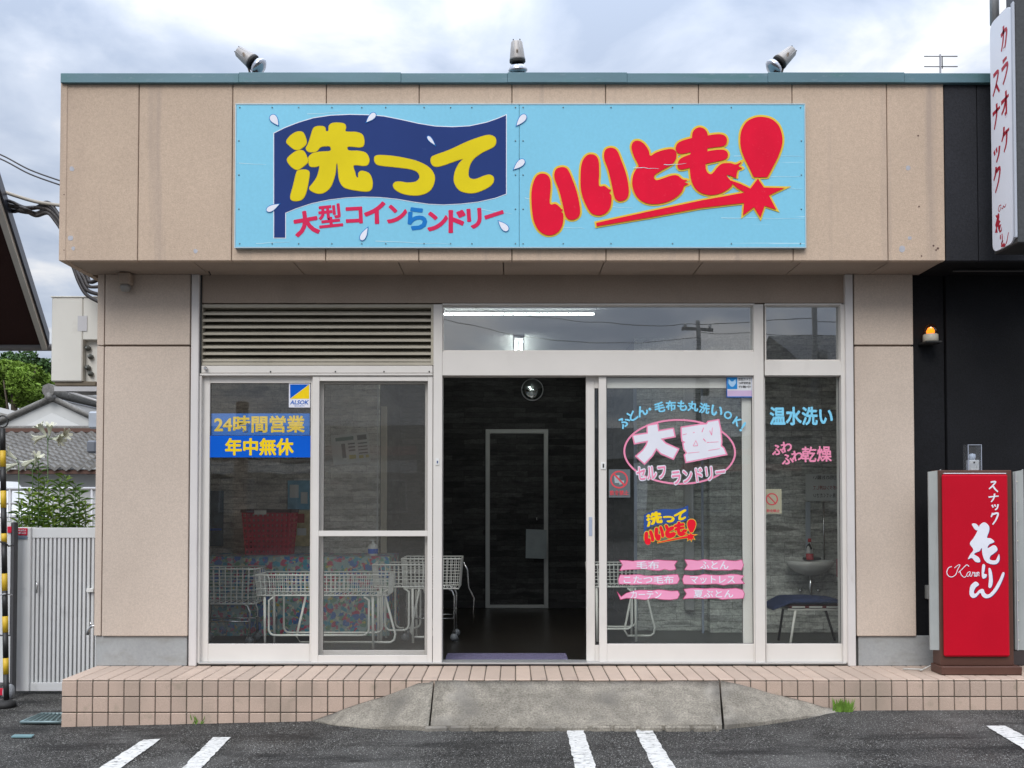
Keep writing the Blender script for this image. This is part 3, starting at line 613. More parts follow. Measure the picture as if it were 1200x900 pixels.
redL = [
 [[(78, 430), (80, 380), (92, 340), (110, 322), (135, 322), (152, 340), (155, 380), (152, 440), (175, 442), (192, 455), (198, 462), (204, 466), (199, 474), (206, 484), (204, 520), (190, 550), (165, 566), (135, 566), (105, 545), (85, 500)]],
 [[(170, 320), (180, 300), (205, 294), (225, 305), (245, 350), (262, 400), (272, 450), (272, 485), (255, 503), (232, 505), (215, 490), (205, 450), (190, 390), (173, 345)]],
 [[(275, 350), (278, 290), (290, 258), (310, 243), (335, 247), (348, 270), (350, 320), (350, 368), (372, 370), (388, 382), (398, 386), (392, 398), (400, 412), (395, 455), (375, 480), (345, 488), (315, 475), (290, 430), (278, 390)]],
 [[(370, 240), (378, 222), (400, 216), (422, 228), (440, 270), (458, 320), (468, 370), (468, 405), (455, 425), (430, 430), (412, 415), (402, 370), (388, 310), (372, 265)]],
 [[(480, 215), (488, 193), (508, 188), (530, 200), (548, 225), (556, 248), (580, 235), (615, 224), (645, 222), (660, 235), (658, 262), (640, 285), (600, 308), (572, 328), (578, 346), (605, 340), (640, 328), (665, 328), (685, 343), (704, 347), (694, 355), (709, 362), (692, 370), (683, 392), (660, 415), (620, 435), (570, 443), (530, 435), (500, 410), (484, 370), (486, 330), (500, 300), (508, 288), (490, 250)]],
 [[(722, 185), (728, 150), (752, 134), (778, 145), (788, 175), (785, 230), (778, 290), (786, 316), (800, 322), (812, 312), (825, 295), (845, 280), (875, 278), (900, 283), (922, 273), (911, 290), (925, 299), (908, 306), (902, 326), (900, 338), (880, 330), (862, 327), (885, 362), (865, 385), (830, 402), (790, 406), (750, 392), (725, 360), (715, 310), (716, 250)]],
 [[(658, 215), (670, 195), (710, 180), (760, 172), (820, 162), (852, 166), (864, 185), (855, 207), (820, 214), (760, 222), (700, 238), (672, 240), (660, 230)]],
 [[(665, 285), (675, 262), (710, 245), (760, 235), (820, 225), (855, 226), (868, 243), (858, 262), (820, 272), (760, 285), (710, 298), (680, 304), (668, 298)]],
 [[(917, 190), (921, 150), (940, 115), (970, 97), (1002, 92), (1040, 100), (1070, 125), (1085, 165), (1085, 205), (1068, 255), (1045, 300), (1030, 328), (1024, 334), (1000, 335), (974, 334), (968, 328), (955, 300), (935, 260), (922, 225)]],
]
star = [(338, 518), (560, 470), (760, 428), (935, 396), (905, 378), (865, 343), (915, 360), (958, 380), (988, 340), (1012, 376), (1095, 378), (1032, 408), (1062, 465), (1015, 450), (998, 497), (972, 455), (928, 488), (932, 438), (760, 458), (560, 495), (340, 532)]
for i, L_ in enumerate(redL):
    shp('letter_edge', L_, SY - .0012 - .0002 * i, gold, sg, conv=B_, offset=.0135); shp('letter', L_, SY - .0058 - .0002 * i, red, sg, conv=B_)
shp('letter_edge', [star], SY - .0033, gold, sg, smooth=False, conv=B_, offset=.0115); shp('letter', [star], SY - .0078, red, sg, smooth=False, conv=B_)
for s_, cx, cy, r_, h_ in (('大', 358.7, 261.6, 10, 27), ('型', 387, 253, 6, 26), ('コ', 415, 252.3, 3, 18), ('イ', 439.3, 249.5, 2, 24), ('ン', 465.5, 251.5, -4, 20), ('ら', 488.8, 256, 4, 25), ('ン', 513, 259.6, 0, 21), ('ド', 535.5, 259.5, 0, 25), ('リ', 556, 256, 4, 22), ('ー', 579, 251.7, 18, None)):
    txt('letter', s_, cx, cy, 21 if s_ == 'ー' else None, h_, SY, inkblue if s_ == 'ら' else inkcrim, sg, bold=(.026 if s_ == '型' else .044), rot=radians(r_), dY=.001)
def drop(cx, cy, ang, L=16, wd=9):
    d = Vector((cos(ang), sin(ang))); n_ = Vector((-d.y, d.x)); c = Vector((cx, cy)); o = []
    for k in range(20):
        t = 2 * pi * k / 20; o.append(c + d * (L / 2 * cos(t)) + n_ * (wd / 2 * sin(t) * max(0, (1 - cos(t)) / 2) ** .6 * 1.15))
    return o
for cx, cy, a, L, wd in ((322, 141, 55, 15, 10), (434.5, 138, 135, 15, 8), (505.5, 165, 50, 14, 5), (610.5, 141, 130, 17, 9), (608, 193, 138, 17, 9), (320, 243, -28, 17, 8), (427, 274, -62, 17, 8), (589.5, 264.5, -135, 16, 9)):
    dd = drop(cx, cy, radians(a), L, wd); e0 = shp('drop_edge', [dd], SY - .0046, inkblue, sg, smooth=False, offset=.003); shp('drop', [dd], SY - .0056, inkw, sg, smooth=False, offset=-.001)
boltm = mat('steel_bolt', (.2, .28, .3), .4, .6).m
for px in (281, 319, 350, 389, 424, 452, 497, 528, 553, 604, 613, 660, 716, 788, 857, 938):
    for py in (126, 285.5): c = W(px, py, SY); MB().lathe([(.005, 0), (.005, .003), (.0001, .0045)], Matrix.Translation((c.x, SY - .0008, c.z)) @ Matrix.Rotation(pi / 2, 4, 'X'), 8).build('bolt', boltm, sg)
for py in (165, 205, 245):
    for px in (280, 604, 613, 939): c = W(px, py, SY); MB().lathe([(.005, 0), (.005, .003), (.0001, .0045)], Matrix.Translation((c.x, SY - .0008, c.z)) @ Matrix.Rotation(pi / 2, 4, 'X'), 8).build('bolt', boltm, sg)

random.seed(5)
scr = ink('pale_scratch', (.50, .74, .82))
for k, (px, py, L, sl_) in enumerate(((280, 191, 32, 1), (360, 134, 40, -2), (560, 245, 40, 4), (615, 232, 20, 1), (700, 241, 42, 2), (742, 196, 30, 1), (778, 193, 26, -1), (860, 183, 80, 0), (880, 208, 60, -1), (905, 220, 36, 1), (845, 255, 100, 1), (440, 283, 90, 2), (300, 285, 40, -1), (655, 266, 30, 1))):
    pts_ = [(px + L * q / 5, py + sl_ * q / 5 * 1.5 + random.uniform(-.5, .5)) for q in range(6)]
    shp('scratch', [ribbon(pts_, .75, .3)], SY - (.0005 if k not in (5, 6) else .0086) - .00003 * k, scr, sg, smooth=False, ext=.0002)

# ================================================================== FLOODLIGHTS ON THE ROOF EDGE
YFL = -.36; ZR = W(600, 85.5, FY - .03).z
lampgrey = mat('dull_lamp_grey', (.36, .345, .335), .5, .3).vary(9, .1).m
def floodlight(px, bx, tilt, label, fwd=0):
    c = W(px, 66, YFL); bxx = W(bx, 85, YFL).x
    t = thing('floodlight', label, 'floodlight', (bxx, YFL, ZR), 'floodlights along the roof edge')
    MB().box(bxx - .085, bxx + .085, YFL - .04, YFL + .04, ZR + .001, ZR + .011, .002).build('base_plate', blackr, t)
    # local z axis of the lamp points out of the glass
    rot = Matrix.Rotation(tilt, 4, 'Y') @ Matrix.Rotation(radians(fwd), 4, 'X') @ Matrix.Rotation(pi, 4, 'X')
    mt = Matrix.Translation((c.x, YFL - (.06 if fwd else 0), c.z - .012)) @ rot @ Matrix.Scale(.9, 4)
    MB().lathe([(.0, -.095), (.036, -.095), (.042, -.088), (.060, .03), (.064, .045), (.0, .045)], mt, 24).build('housing', lampgrey, t)
    MB().lathe([(.0615, .0455), (.0635, .05), (.0635, .062), (.06, .066), (.0, .066)], mt, 24).build('gasket_ring', blackr, t)
    MB().lathe([(.042, .0662), (.062, .088), (.074, .112), (.077, .120), (.074, .130), (.050, .148), (.001, .156)], mt, 24).build('glass_bulb', chrome if False else mat('silvered_lamp_glass', (.42, .43, .46), .10, 1).m, t)
    for k in range(3):
        a = 2 * pi * k / 3 + .5; p = mt @ Vector((.03 * cos(a), .03 * sin(a), -.095)); q_ = mt @ Vector((.03 * cos(a), .03 * sin(a), -.106)); MB().tube([p, q_], .004, 6).build('screw', blackr, t)
    for k in range(6):
        a = 2 * pi * k / 6; p = mt @ Vector((.043 * cos(a), .043 * sin(a), -.085)); q_ = mt @ Vector((.058 * cos(a), .058 * sin(a), .035)); MB().tube([p, q_], .0022, 4).build('fin', silver, t)
    bp = Vector((bxx, YFL, ZR + .012)); e1 = mt @ Vector((.0, .064, -.02))
    q = [bp + Vector((0, .03, 0)), bp.lerp(e1, .5) + Vector((0, .03, 0)), e1]
    MB().tube(q, .008, 6).build('bracket', mat('rusty_bracket', (.25, .2, .16), .6, .3).vary(20, .3).m, t)
floodlight(290, 294, radians(-52), 'silver floodlight at the left of the roof edge, tipped down to the right')
floodlight(606, 606, radians(-3), 'middle silver floodlight on the roof edge, pointing straight down at the sign', 14)
floodlight(919, 915, radians(47), 'silver floodlight at the right of the roof edge, tipped down to the left')
# antenna behind the roof
YA = 2.5; c = W(1102, 85, YA); an = thing('roof_antenna', 'thin two-bar aerial sticking up behind the roof on the right', 'aerial', (c.x, YA, ZR))
z1_, z2_, zb = W(600, 66, YA).z, W(600, 78, YA).z, W(600, 92, YA).z - .2
MB().tube([(c.x, YA, ZR + .03), (c.x, YA, z1_ + .02)], .010, 6).build('mast', mat('dull_aluminium', (.22, .22, .24), .5, .4).m, an)
for z_, x0, x1 in ((z1_, 1083, 1122), (z2_, 1083, 1122)):
    MB().tube([(W(x0, 70, YA).x, YA, z_), (W(x1, 70, YA).x, YA, z_)], .006, 6).build('crossbar', mat('dull_aluminium', (.22, .22, .24), .5, .4).m, an)
MB().tube([(c.x + .02, YA, z2_ - .02), (c.x + .02, YA, z1_)], .006, 6).build('feed_bar', gasket, an)

# ================================================================== SECURITY LAMP, CABLES, AIR CONDITIONER
c = W(146, 330, -.10); t = thing('security_lamp', 'small grey sensor lamp under the soffit at the top of the left pillar', 'lamp', (c.x, -.05, c.z - .08))
MB().box(c.x - .045, c.x + .045, -.12, -.031, c.z - .02, SOF + .001, .012).build('lamp_box', stucco_dark, t)
MB().lathe([(.0, -.03), (.028, -.024), (.038, 0), (.036, .02), (0, .022)], Matrix.Translation((c.x + .002, -.085, c.z - .045)), 16).build('sensor_head', mat('grey_sensor', (.28, .27, .25), .5).m, t)
cab = mat('black_cable', (.028, .024, .024), .55).vary(12, .3).m; cabg = mat('grey_corrugated_cable', (.055, .048, .045), .6).vary(30, .35).m
bn = thing('cable_bundle', 'bundle of dark cables looping from the left into the fascia corner', 'cables', tuple(W(40, 240, .3)))
def wire(pts, r, m, parent, Y=None, sag=None, n=6):
    q = []
    P3 = [W(p[0], p[1], p[2]) for p in pts]
    for i in range(len(P3) - 1):
        p0, p1, p2, p3 = P3[max(i - 1, 0)], P3[i], P3[i + 1], P3[min(i + 2, len(P3) - 1)]
        for k in range(6):
            t_ = k / 6; q.append(.5 * (2 * p1 + (p2 - p0) * t_ + (2 * p0 - 5 * p1 + 4 * p2 - p3) * t_ * t_ + (3 * p1 - p0 - 3 * p2 + p3) * t_ ** 3))
    q.append(P3[-1]); return MB().tube(q, r, n).build('cable' if parent else 'overhead_wire', m, parent)
random.seed(3)
for k, (dy, mm) in enumerate(((0, cab), (3, cabg), (6, cab), (-2, cab), (8, cab), (10, cabg), (5, cab))):
    wire([(-30, 226 + dy, .3), (0, 234 + dy, .3), (15, 238 + dy * .9 + random.uniform(-2, 2), .3 + .03 * k), (28, 244 + dy * .4 + random.uniform(-2, 2), .3 - .02 * k), (42, 244 + dy * .7 + random.uniform(-3, 3), .3), (56, 241 + dy * .8 + random.uniform(-3, 3), .25), (66, 250 + dy, .2), (74, 262 + dy, .15)], .0125 + .003 * (k % 2), mm, bn)
wire([(-30, 212, .28), (0, 223, .28), (20, 230, .28), (45, 237, .25), (74, 241, .2)], .014, mat('beige_conduit', (.36, .33, .28), .6).vary(8, .1).m, bn)
for k, off in enumerate((0, 3, 6, 9)):
    wire([(78 + off * .6, 296, .35), (86 + off * .5, 314, .35 + .02 * k), (92 + off, 330 - off, .3), (101 + off * .5, 345 - off * 1.6, .25), (116, 354 - off * 3.0, .2)], .014 + .002 * (k % 2), cab if k != 2 else cabg, bn)
for dy, w_ in ((0, 'upper'), (5, 'lower')): tag(wire([(-40, 168 + dy, .6), (0, 181 + dy, .5), (35, 199 + dy, .4), (74, 213 + dy, .2)], .006, cab, None), w_ + ' of the twin black overhead wires meeting the left end of the fascia', 'wire', 'twin overhead wires at the left')
YAC = .55
x0, x1, z0, z1 = R(60, 347, 122, 447, YAC); x1 = XL - .02
ac = thing('air_conditioner_unit', 'beige outdoor air-conditioner unit bracketed high on the left side wall', 'air conditioner', ((x0 + x1) / 2, YAC + .2, z0))
acm = mat('aged_cream_steel', (.66, .65, .60), .5).vary(2, .05).spots(4, .62, .78, (.32, .28, .22), .4).m
xp = W(97, 400, YAC).x
MB().box(x0, xp - .002, YAC, YAC + .34, z0, z1 - .012, .008).build('casing', acm, ac)
MB().box(xp, x1, YAC + .06, YAC + .34, z0, z1 - .012).build('casing', acm, ac)
MB().box(xp + .0, x1, YAC + .003, YAC + .06, W(600, 398, YAC).z, z1 - .012, .004).build('service_cover', acm, ac)
MB().box(x0 - .006, x1, YAC - .006, YAC + .345, z1 - .012, z1, .003).build('lid', acm, ac)
x_, _, z_, _2 = R(92, 385, 102, 388, YAC); pbox('rating_plate', (91, 370, 102, 388), YAC - .002, YAC - .0005, mat('pale_label', (.52, .52, .54), .5).m, ac, 0)
for k, py in enumerate((408, 418, 431, 438)):
    c = W(103 + (k % 2) * 3, py, YAC + .04); MB().lathe([(.02, 0), (.022, .02), (.012, .022), (.010, .05), (0, .05)], Matrix.Translation((c.x, YAC + .058, c.z)) @ Matrix.Rotation(pi / 2, 4, 'X'), 10).build('valve', mat('weathered_brass_valve', (.14, .15, .14), .5, .5).vary(20, .2).m, ac)
pbox('drain_tray', (64, 447, 112, 452), YAC + .02, YAC + .3, mat('brown_steel', (.16, .13, .09), .7).vary(10, .2).m, ac)
b = MB(); xb0 = W(62, 455, YAC).x
b.box(xb0, x1 + .02, YAC + .02, YAC + .06, W(600, 458, YAC).z, W(600, 452.5, YAC).z); b.box(xb0, x1 + .02, YAC + .26, YAC + .30, W(600, 458, YAC).z, W(600, 452.5, YAC).z)
b.tube([(xb0 + .1, YAC + .04, W(600, 458, YAC).z), (x1, YAC + .04, W(600, 480, YAC).z)], .012); b.build('bracket', silver, ac)

# ================================================================== NEIGHBOUR ROOF AT THE LEFT
E1 = W(49, 404, 1.9); Rg = W(-14, 212, .0); d = (Rg - E1); E0 = E1 + Vector((-3.2, 0, 0)); R0 = Rg + Vector((-3.2, 0, 0))
rf = thing('neighbour_roof', 'steep roof of the next house with dark brown underside and pale barge board', 'roof', tuple(E1 + Vector((-1, 0, 0))))
nrm = (E0 - E1).cross(d).normalized(); nrm = nrm if nrm.z > 0 else -nrm
MB().prism([E1, E0, R0, Rg], nrm * .10).build('roof_deck', mat('dark_brown_soffit', (.045, .020, .018), .8, 0, .2).vary(30, .2, (6, 1, 1)).m, rf)
b = MB(); sd_ = Vector((.035, 0, 0))
b.prism([E1 + Vector((.002, 0, -.05)), Rg + Vector((.002, 0, -.05)), Rg + Vector((.002, 0, .09)), E1 + Vector((.002, 0, .09))], Vector((.05, 0, 0))); b.build('barge_board', mat('pale_grey_barge_board', (.62, .60, .56), .5).vary(3, .06).m, rf)
b = MB(); b.prism([E1 + Vector((.053, 0, -.0)), Rg + Vector((.053, 0, 0)), Rg + Vector((.053, 0, .115)), E1 + Vector((.053, 0, .115))], Vector((.02, 0, 0))); b.build('edge_flashing', mat('dark_slate_flashing', (.03, .035, .055), .4, .3).m, rf)
MB().tube([E0 + Vector((0, .03, -.02)), E1 + Vector((.09, .03, -.02))], .035, 12).build('gutter', mat('grey_gutter', (.20, .20, .21), .45).m, rf)
MB().box(E0.x, E0.x + 1.4, 1.0, 1.85, ground_z(-6), E1.z).build('gable_wall', mat('brown_siding', (.05, .035, .03), .8).vary(10, .2).m, rf)

# ================================================================== RIGHT-HAND DARK SNACK BAR
nb = thing('snack_bar_building', 'black painted building adjoining the laundry on the right', 'building', (4.6, 1.8, 0))
xr0 = fx[-1] + .004; xj = W(1146, 200, FY).x
for a, c in ((xr0, xj - .003), (xj + .003, 5.4)): MB().box(a, c, FY + .002, FY + .05, fz0, fz1, .003).build('fascia_panel', blackf, nb)
MB().box(xr0, 5.4, FY + .053, .12, SOF + .004, SOF + .06).build('soffit_board', blackw, nb)
MB().box(fx[-1] - .3, xr0, FY + .06, 0, SOF + .07, SOF + .1).build('soffit_trim', blackw, nb)
xw = W(1107, 500, .03).x
MB().box(XR + .004, xw, .03, .12, W(600, 745, .03).z, SOF + .003).build('wall_panel', blackw, nb); MB().box(xw + .012, 5.4, .012, .12, W(600, 762, .012).z, SOF + .003, .003).build('wall_panel', blackw, nb)
MB().box(W(1102, 760, 0).x + .003, 5.4, .02, .12, 0, W(600, 762, .02).z - .002).build('plinth', mat('dark_brown_plinth', (.05, .04, .04), .8).vary(5, .2).m, nb)
MB().box(3.49, 5.4, .13, 4.0, -.1, fz1 - .1).build('wall_core', blackw, nb)
MB().tube([(W(1117, 322, -.2).x, -.2, SOF - .014), (5.4, -.2, SOF - .014)], .008).build('conduit', mat('grey_conduit', (.05, .05, .05), .5).m, nb)
# amber beacon
c = W(1090.5, 396, -.05); bc = thing('beacon_lamp', 'amber beacon lamp glowing on the black wall right of the pillar', 'lamp', (c.x, -.05, c.z - .03))
MB().box(c.x - .06, c.x + .06, -.11, .028, c.z - .045, c.z - .03, .004).build('shelf', blackr, bc)
mt = Matrix.Translation((c.x, -.05, 0))
MB().lathe([(.050, c.z - .030), (.054, c.z - .026), (.054, c.z + .022), (.048, c.z + .026), (0, c.z + .026)], mt, 20).build('base', mat('cream_plastic', (.45, .42, .34), .5).m, bc)
MB().lathe([(.048, c.z + .027), (.048, c.z + .065), (.040, c.z + .09), (.022, c.z + .104), (.001, c.z + .108)], mt, 20).build('dome', glass('amber_glass', 2.0, (1, .55, .12)), bc)
MB().lathe([(.0, c.z + .030), (.026, c.z + .031), (.030, c.z + .05), (.018, c.z + .075), (.001, c.z + .082)], mt, 12).build('bulb', emit('amber_bulb', (1, .42, .03), 1.7), bc)
# ------------------------------------------------------------------ projecting sign
XPf, Yn, Yf_ = 3.288, -.945, -.650
z0, z1 = W(600, 296.5, Yf_).z, W(600, 29, Yf_).z
ps = thing('projecting_sign', 'tall white projecting sign with red brush lettering at the top right', 'sign', (XPf + .15, -.8, z0))
bm = MB(); rr = .055; prof = []
for (cy_, cz_, a0) in ((Yf_ - rr, z1 - rr, 0), (Yn + .03 + rr, z1 - rr, 90), (Yn + .03 + rr, z0 + rr, 180), (Yf_ - rr, z0 + rr, 270)):
    for k in range(5): a = radians(a0 + 22.5 * k); prof.append((XPf, cy_ + rr * cos(a), cz_ + rr * sin(a)))
bm.prism(prof, (.02, 0, 0)); bm.build('sign_face', mat('white_backlit_acrylic', (.80, .83, .90), .4, 0, .3).vary(2, .03).m, ps)
MB().box(XPf + .012, XPf + .30, Yn, Yf_ + .006, z0 - .012, z1 + .02, .006).build('cabinet', mat('dark_grey_steel', (.055, .058, .06), .5, .2).vary(1.2, .25, (1, 1, .5)).vary(60, .2).m, ps)
MB().box(XPf - .006, XPf + .0105, Yn - .004, Yn + .026, z0 + .02, z1 - .0, .006).build('sign_rim', mat('pale_grey_rim', (.45, .48, .54), .4).m, ps)
MB().box(XPf + .08, XPf + .26, Yn + .04, Yf_ - .06, z1 + .021, z1 + .30, .004).build('hanger_box', mat('grey_hanger', (.10, .105, .12), .5, .3).vary(5, .1).m, ps)
MB().tube([(XPf + .06, Yf_ + .05, z1 + .03), (XPf + .06, Yf_ + .05, z1 + .5)], .03, 10).build('hanger_pipe', mat('grey_hanger_pipe', (.35, .36, .37), .4, .3).m, ps)
MB().box(XPf + .20, XPf + .28, Yf_ + .007, FY + .001, z0 + .4, z0 + .46).build('wall_bracket', blackr, ps); MB().box(XPf + .20, XPf + .28, Yf_ + .007, FY + .001, z1 - .4, z1 - .34).build('wall_bracket', blackr, ps)
hana_small = [[(p[0] - 250, p[1] - 350) for p in l_] for l_ in ([(275, 362), (300, 358), (320, 378), (318, 400), (298, 398)], [(310, 410), (330, 365), (360, 350), (388, 375), (388, 410), (375, 450), (423, 478), (390, 495), (380, 520), (442, 520), (420, 555), (395, 595), (430, 600), (457, 560), (457, 600), (435, 625), (390, 622), (345, 560), (340, 520), (310, 545), (330, 610), (250, 592), (285, 530), (262, 490)], [(405, 660), (428, 662), (425, 700), (420, 720), (400, 720), (398, 690)], [(455, 655), (470, 658), (480, 700), (482, 750), (470, 780), (455, 775)], [(430, 800), (438, 765), (470, 740), (492, 760), (458, 810), (495, 795), (520, 790), (555, 825), (590, 790), (648, 680), (660, 690), (610, 800), (540, 850), (475, 840), (432, 830)])]
def side_strokes(polys, m, u0, v0, sx, sz):            # strokes drawn on the face, y runs from far (left in view) to near
    for lp in polys:
        me = shape_mesh([[(p[0] * sx, -p[1] * sz) for p in lp]])
        me.transform(Matrix(((0, 1, 0, XPf - .0008), (-1, 0, 0, u0), (0, 0, 1, v0), (0, 0, 0, 1)))); link('letter', me, m, ps)
bred = mat('brush_red_paint', (.40, .008, .03), .5).m
kana = {'カ': [[(5, 30), (60, 22), (55, 60), (40, 92), (30, 85)], [(32, 0), (28, 50), (8, 92)]], 'ラ': [[(20, 10), (60, 4)], [(8, 38), (68, 30), (50, 70), (20, 98)]], 'オ': [[(0, 35), (75, 25)], [(48, 0), (50, 95), (36, 82)], [(46, 38), (25, 65), (2, 80)]],
        'ケ': [[(25, 0), (18, 30), (0, 52)], [(18, 30), (75, 22)], [(52, 26), (45, 70), (22, 98)]], 'ス': [[(12, 10), (62, 6), (40, 50), (5, 88)], [(38, 52), (72, 90)]], 'ナ': [[(0, 32), (75, 24)], [(42, 0), (40, 45), (15, 96)]],
        'ッ': [[(10, 40), (18, 58)], [(32, 34), (40, 52)], [(66, 34), (56, 66), (32, 90)]], 'ク': [[(28, 0), (20, 28), (2, 48)], [(24, 20), (66, 14), (52, 60), (18, 100)]]}
def place_kana(ch, ycol, ztop, size=.00125, zs=.00172, wd=17):
    for st in kana[ch]: side_strokes([ribbon(st, wd, .6)], bred, ycol, ztop, size, zs)
zl = lambda py: W(600, py, (Yn + Yf_) / 2).z
for ch, py in (('カ', 33), ('ラ', 71), ('オ', 110), ('ケ', 150)): place_kana(ch, (Yf_ - .135), zl(py))
for ch, py in (('ス', 78), ('ナ', 116), ('ッ', 158), ('ク', 190)): place_kana(ch, (Yf_ - .025), zl(py))
for lp in hana_small: side_strokes([lp], bred, Yf_ - .035, zl(246), .00042, .00050)
side_strokes([ribbon(p, 9, .7) for p in ([(60, 6), (30, 0), (10, 30), (30, 48), (60, 20)], [(70, 34), (90, 40), (100, 22)], [(100, 22), (125, 40), (150, 18)])], bred, Yf_ - .075, zl(238), .0007, .0008)

# ================================================================== RED STANDING SIGN
YS = -.36
x0, x1, z0, z1 = R(1101, 551, 1187, 776, YS)
rs = thing('standing_snack_sign', 'tall red lightbox sign in a brown frame standing on the tiled step', 'sign', ((x0 + x1) / 2, YS + .1, .003))
zb0, zb1 = .003, W(600, 775.5, YS - .02).z
MB().box(W(1103.5, 780, YS - .04).x, W(1198, 780, YS - .04).x, YS - .04, YS + .13, .004, .062, .004).build('base', brown, rs)
MB().box(x0, x1, YS, YS + .12, .063, z1, .004).build('casing', brown, rs)
rx0, rx1, rz0, rz1 = R(1106, 555.5, 1183, 770, YS - .03)
b = MB().box(rx0, rx1, YS - .03, YS - .001, rz0, rz1, .012); b.build('sign_face', redsign, rs)
MB().box(rx0 + .012, rx1 - .012, YS - .028, YS - .004, rz1 + .0008, rz1 + .007, .002).build('face_lip', inkw, rs)
for px0, px1, side in ((1087.5, 1103.5, -1), (1187, 1200, 1)):
    xa_, xb_ = W(px0, 660, YS + .05).x, W(px1, 660, YS + .02).x
    zt_, zb_ = W(600, 553, YS + .05).z, W(600, 761, YS + .05).z
    MB().prism([(xa_, YS + .03, zb_), (xb_, YS + .012, zb_ + .0), (xb_, YS + .012, zt_ + .018), (xb_ - .01, YS + .012, zt_ + .01), (xa_, YS + .03, zt_)], (0, .012, 0)).build('polycarbonate_wing', poly, rs)
    MB().box((xb_ - .006) if side < 0 else xa_, xb_ if side < 0 else (xa_ + .006), YS + .002, YS + .0115, zb_, zt_, 0).build('wing_flange', silver, rs)
    for k in range(9):
        zz_ = zb_ + (zt_ - zb_) * (k + .5) / 9; xx_ = xb_ - .012 if side < 0 else xa_ + .012
        MB().lathe([(.0, 0), (.006, .001), (.006, .004), (0, .005)], Matrix.Translation((xx_, YS + .012, zz_)) @ Matrix.Rotation(pi / 2, 4, 'X'), 8).build('rivet', mat('cream_rivet', (.5, .47, .36), .5).m, rs)
C_ = lambda p: (1090 + p[0] / 5.627, 550 + p[1] / 5.627)
YL = YS - .0305
hana = [[(275, 362), (300, 358), (320, 378), (318, 400), (298, 398)]], [[(310, 410), (330, 365), (360, 350), (388, 375), (388, 410), (375, 450), (400, 455), (423, 478), (390, 495), (380, 520), (420, 500), (440, 515), (442, 535), (420, 555), (398, 572), (395, 595), (430, 600), (445, 575), (455, 560), (457, 600), (435, 625), (390, 622), (360, 600), (345, 560), (340, 520), (325, 540), (310, 545), (290, 560), (320, 580), (330, 610), (300, 610), (275, 585), (250, 592), (265, 560), (285, 530), (262, 490), (285, 455), (300, 430)]], [[(345, 630), (362, 632), (359, 668), (355, 688), (374, 694), (367, 714), (347, 719), (340, 690)]], [[(385, 655), (400, 658), (410, 700), (412, 750), (400, 780), (385, 775), (388, 720)]], [[(260, 800), (268, 765), (300, 740), (322, 760), (300, 780), (288, 810), (300, 820), (325, 795), (350, 790), (362, 815), (385, 825), (420, 790), (455, 730), (478, 680), (490, 690), (470, 745), (440, 800), (405, 838), (370, 850), (345, 838), (330, 815), (305, 840), (280, 848), (262, 830)]]
for i, L_ in enumerate(hana): shp('letter', L_, YL - .0006 - .0002 * i, inkw, rs, conv=C_); shp('letter_edge', L_, YL + .0, navy, rs, conv=lambda p: C_((p[0] + 3, p[1] + 3)))
for i, (st, wd) in enumerate([([(400, 85), (432, 82), (408, 112), (388, 130)], 11), ([(415, 112), (430, 132), (447, 148)], 12), ([(385, 183), (452, 176)], 10), ([(425, 160), (420, 190), (402, 215)], 11), ([(408, 235), (416, 252)], 12), ([(425, 232), (431, 247)], 11), ([(448, 230), (442, 255), (428, 268)], 11), ([(414, 288), (402, 315)], 11), ([(410, 297), (447, 290), (435, 330), (412, 364)], 13),
    ([(150, 642), (128, 650), (116, 676), (124, 698), (148, 708), (176, 694), (190, 662), (206, 634), (196, 632), (180, 642), (168, 652)], 5.6), ([(268, 642), (252, 632), (224, 656), (196, 680)], 5.8), ([(206, 673), (216, 695), (236, 710), (252, 698)], 5.8), ([(277, 674), (260, 680), (252, 698), (264, 704), (278, 678)], 5), ([(278, 678), (274, 698), (285, 703), (294, 676)], 5), ([(294, 676), (300, 684), (309, 679), (304, 700), (312, 702), (319, 678)], 5), ([(319, 678), (315, 698), (321, 703), (328, 676)], 5), ([(328, 676), (324, 703)], 5), ([(325, 690), (332, 678), (338, 682), (335, 696), (340, 702)], 5)]):
    shp('letter', [ribbon([C_(p if wd > 6 else (112 + (p[0] - 118) * .96, 668 + (p[1] - 668) * 1.05)) for p in st], wd / 5.627, .7)], YL - .0020 - .0001 * i, inkw, rs, smooth=False)
# glass-cased lamp on top
x0, x1, z0, z1 = R(1134, 521, 1149.5, 549, YS + .05); zt_ = W(600, 551, YS).z
lb = thing('cased_bulb_lamp', 'small white bulb in a clear box on top of the red standing sign', 'lamp', ((x0 + x1) / 2, YS + .1, zt_))
MB().box(x0 + .012, x1 - .012, YS + .05, YS + .10, zt_ + .001, zt_ + .075, .003).build('socket', white, lb)
b = MB(); b.box(x0, x0 + .002, YS + .05, YS + .115, zt_ + .001, z1); b.box(x1 - .002, x1, YS + .05, YS + .115, zt_ + .001, z1); b.box(x0 + .003, x1 - .003, YS + .05, YS + .052, zt_ + .001, z1); b.box(x0 + .003, x1 - .003, YS + .053, YS + .115, z1 - .002, z1)
e2 = MB()
for xx in (x0 - .002, x1 - .002): e2.box(xx, xx + .004, YS + .040, YS + .0445, zt_ + .001, z1)
e2.box(x0 + .0025, x1 - .0025, YS + .040, YS + .0445, z1 - .004, z1); e2.build('case_edge', mat('pale_case_edge', (.35, .38, .45), .3).m, lb)
b.build('clear_case', mat('clear_plastic', (.5, .54, .6), .1).m if False else glass('clear_case_plastic', 2.5, (.90, .93, .97), dust_haze=.06), lb)
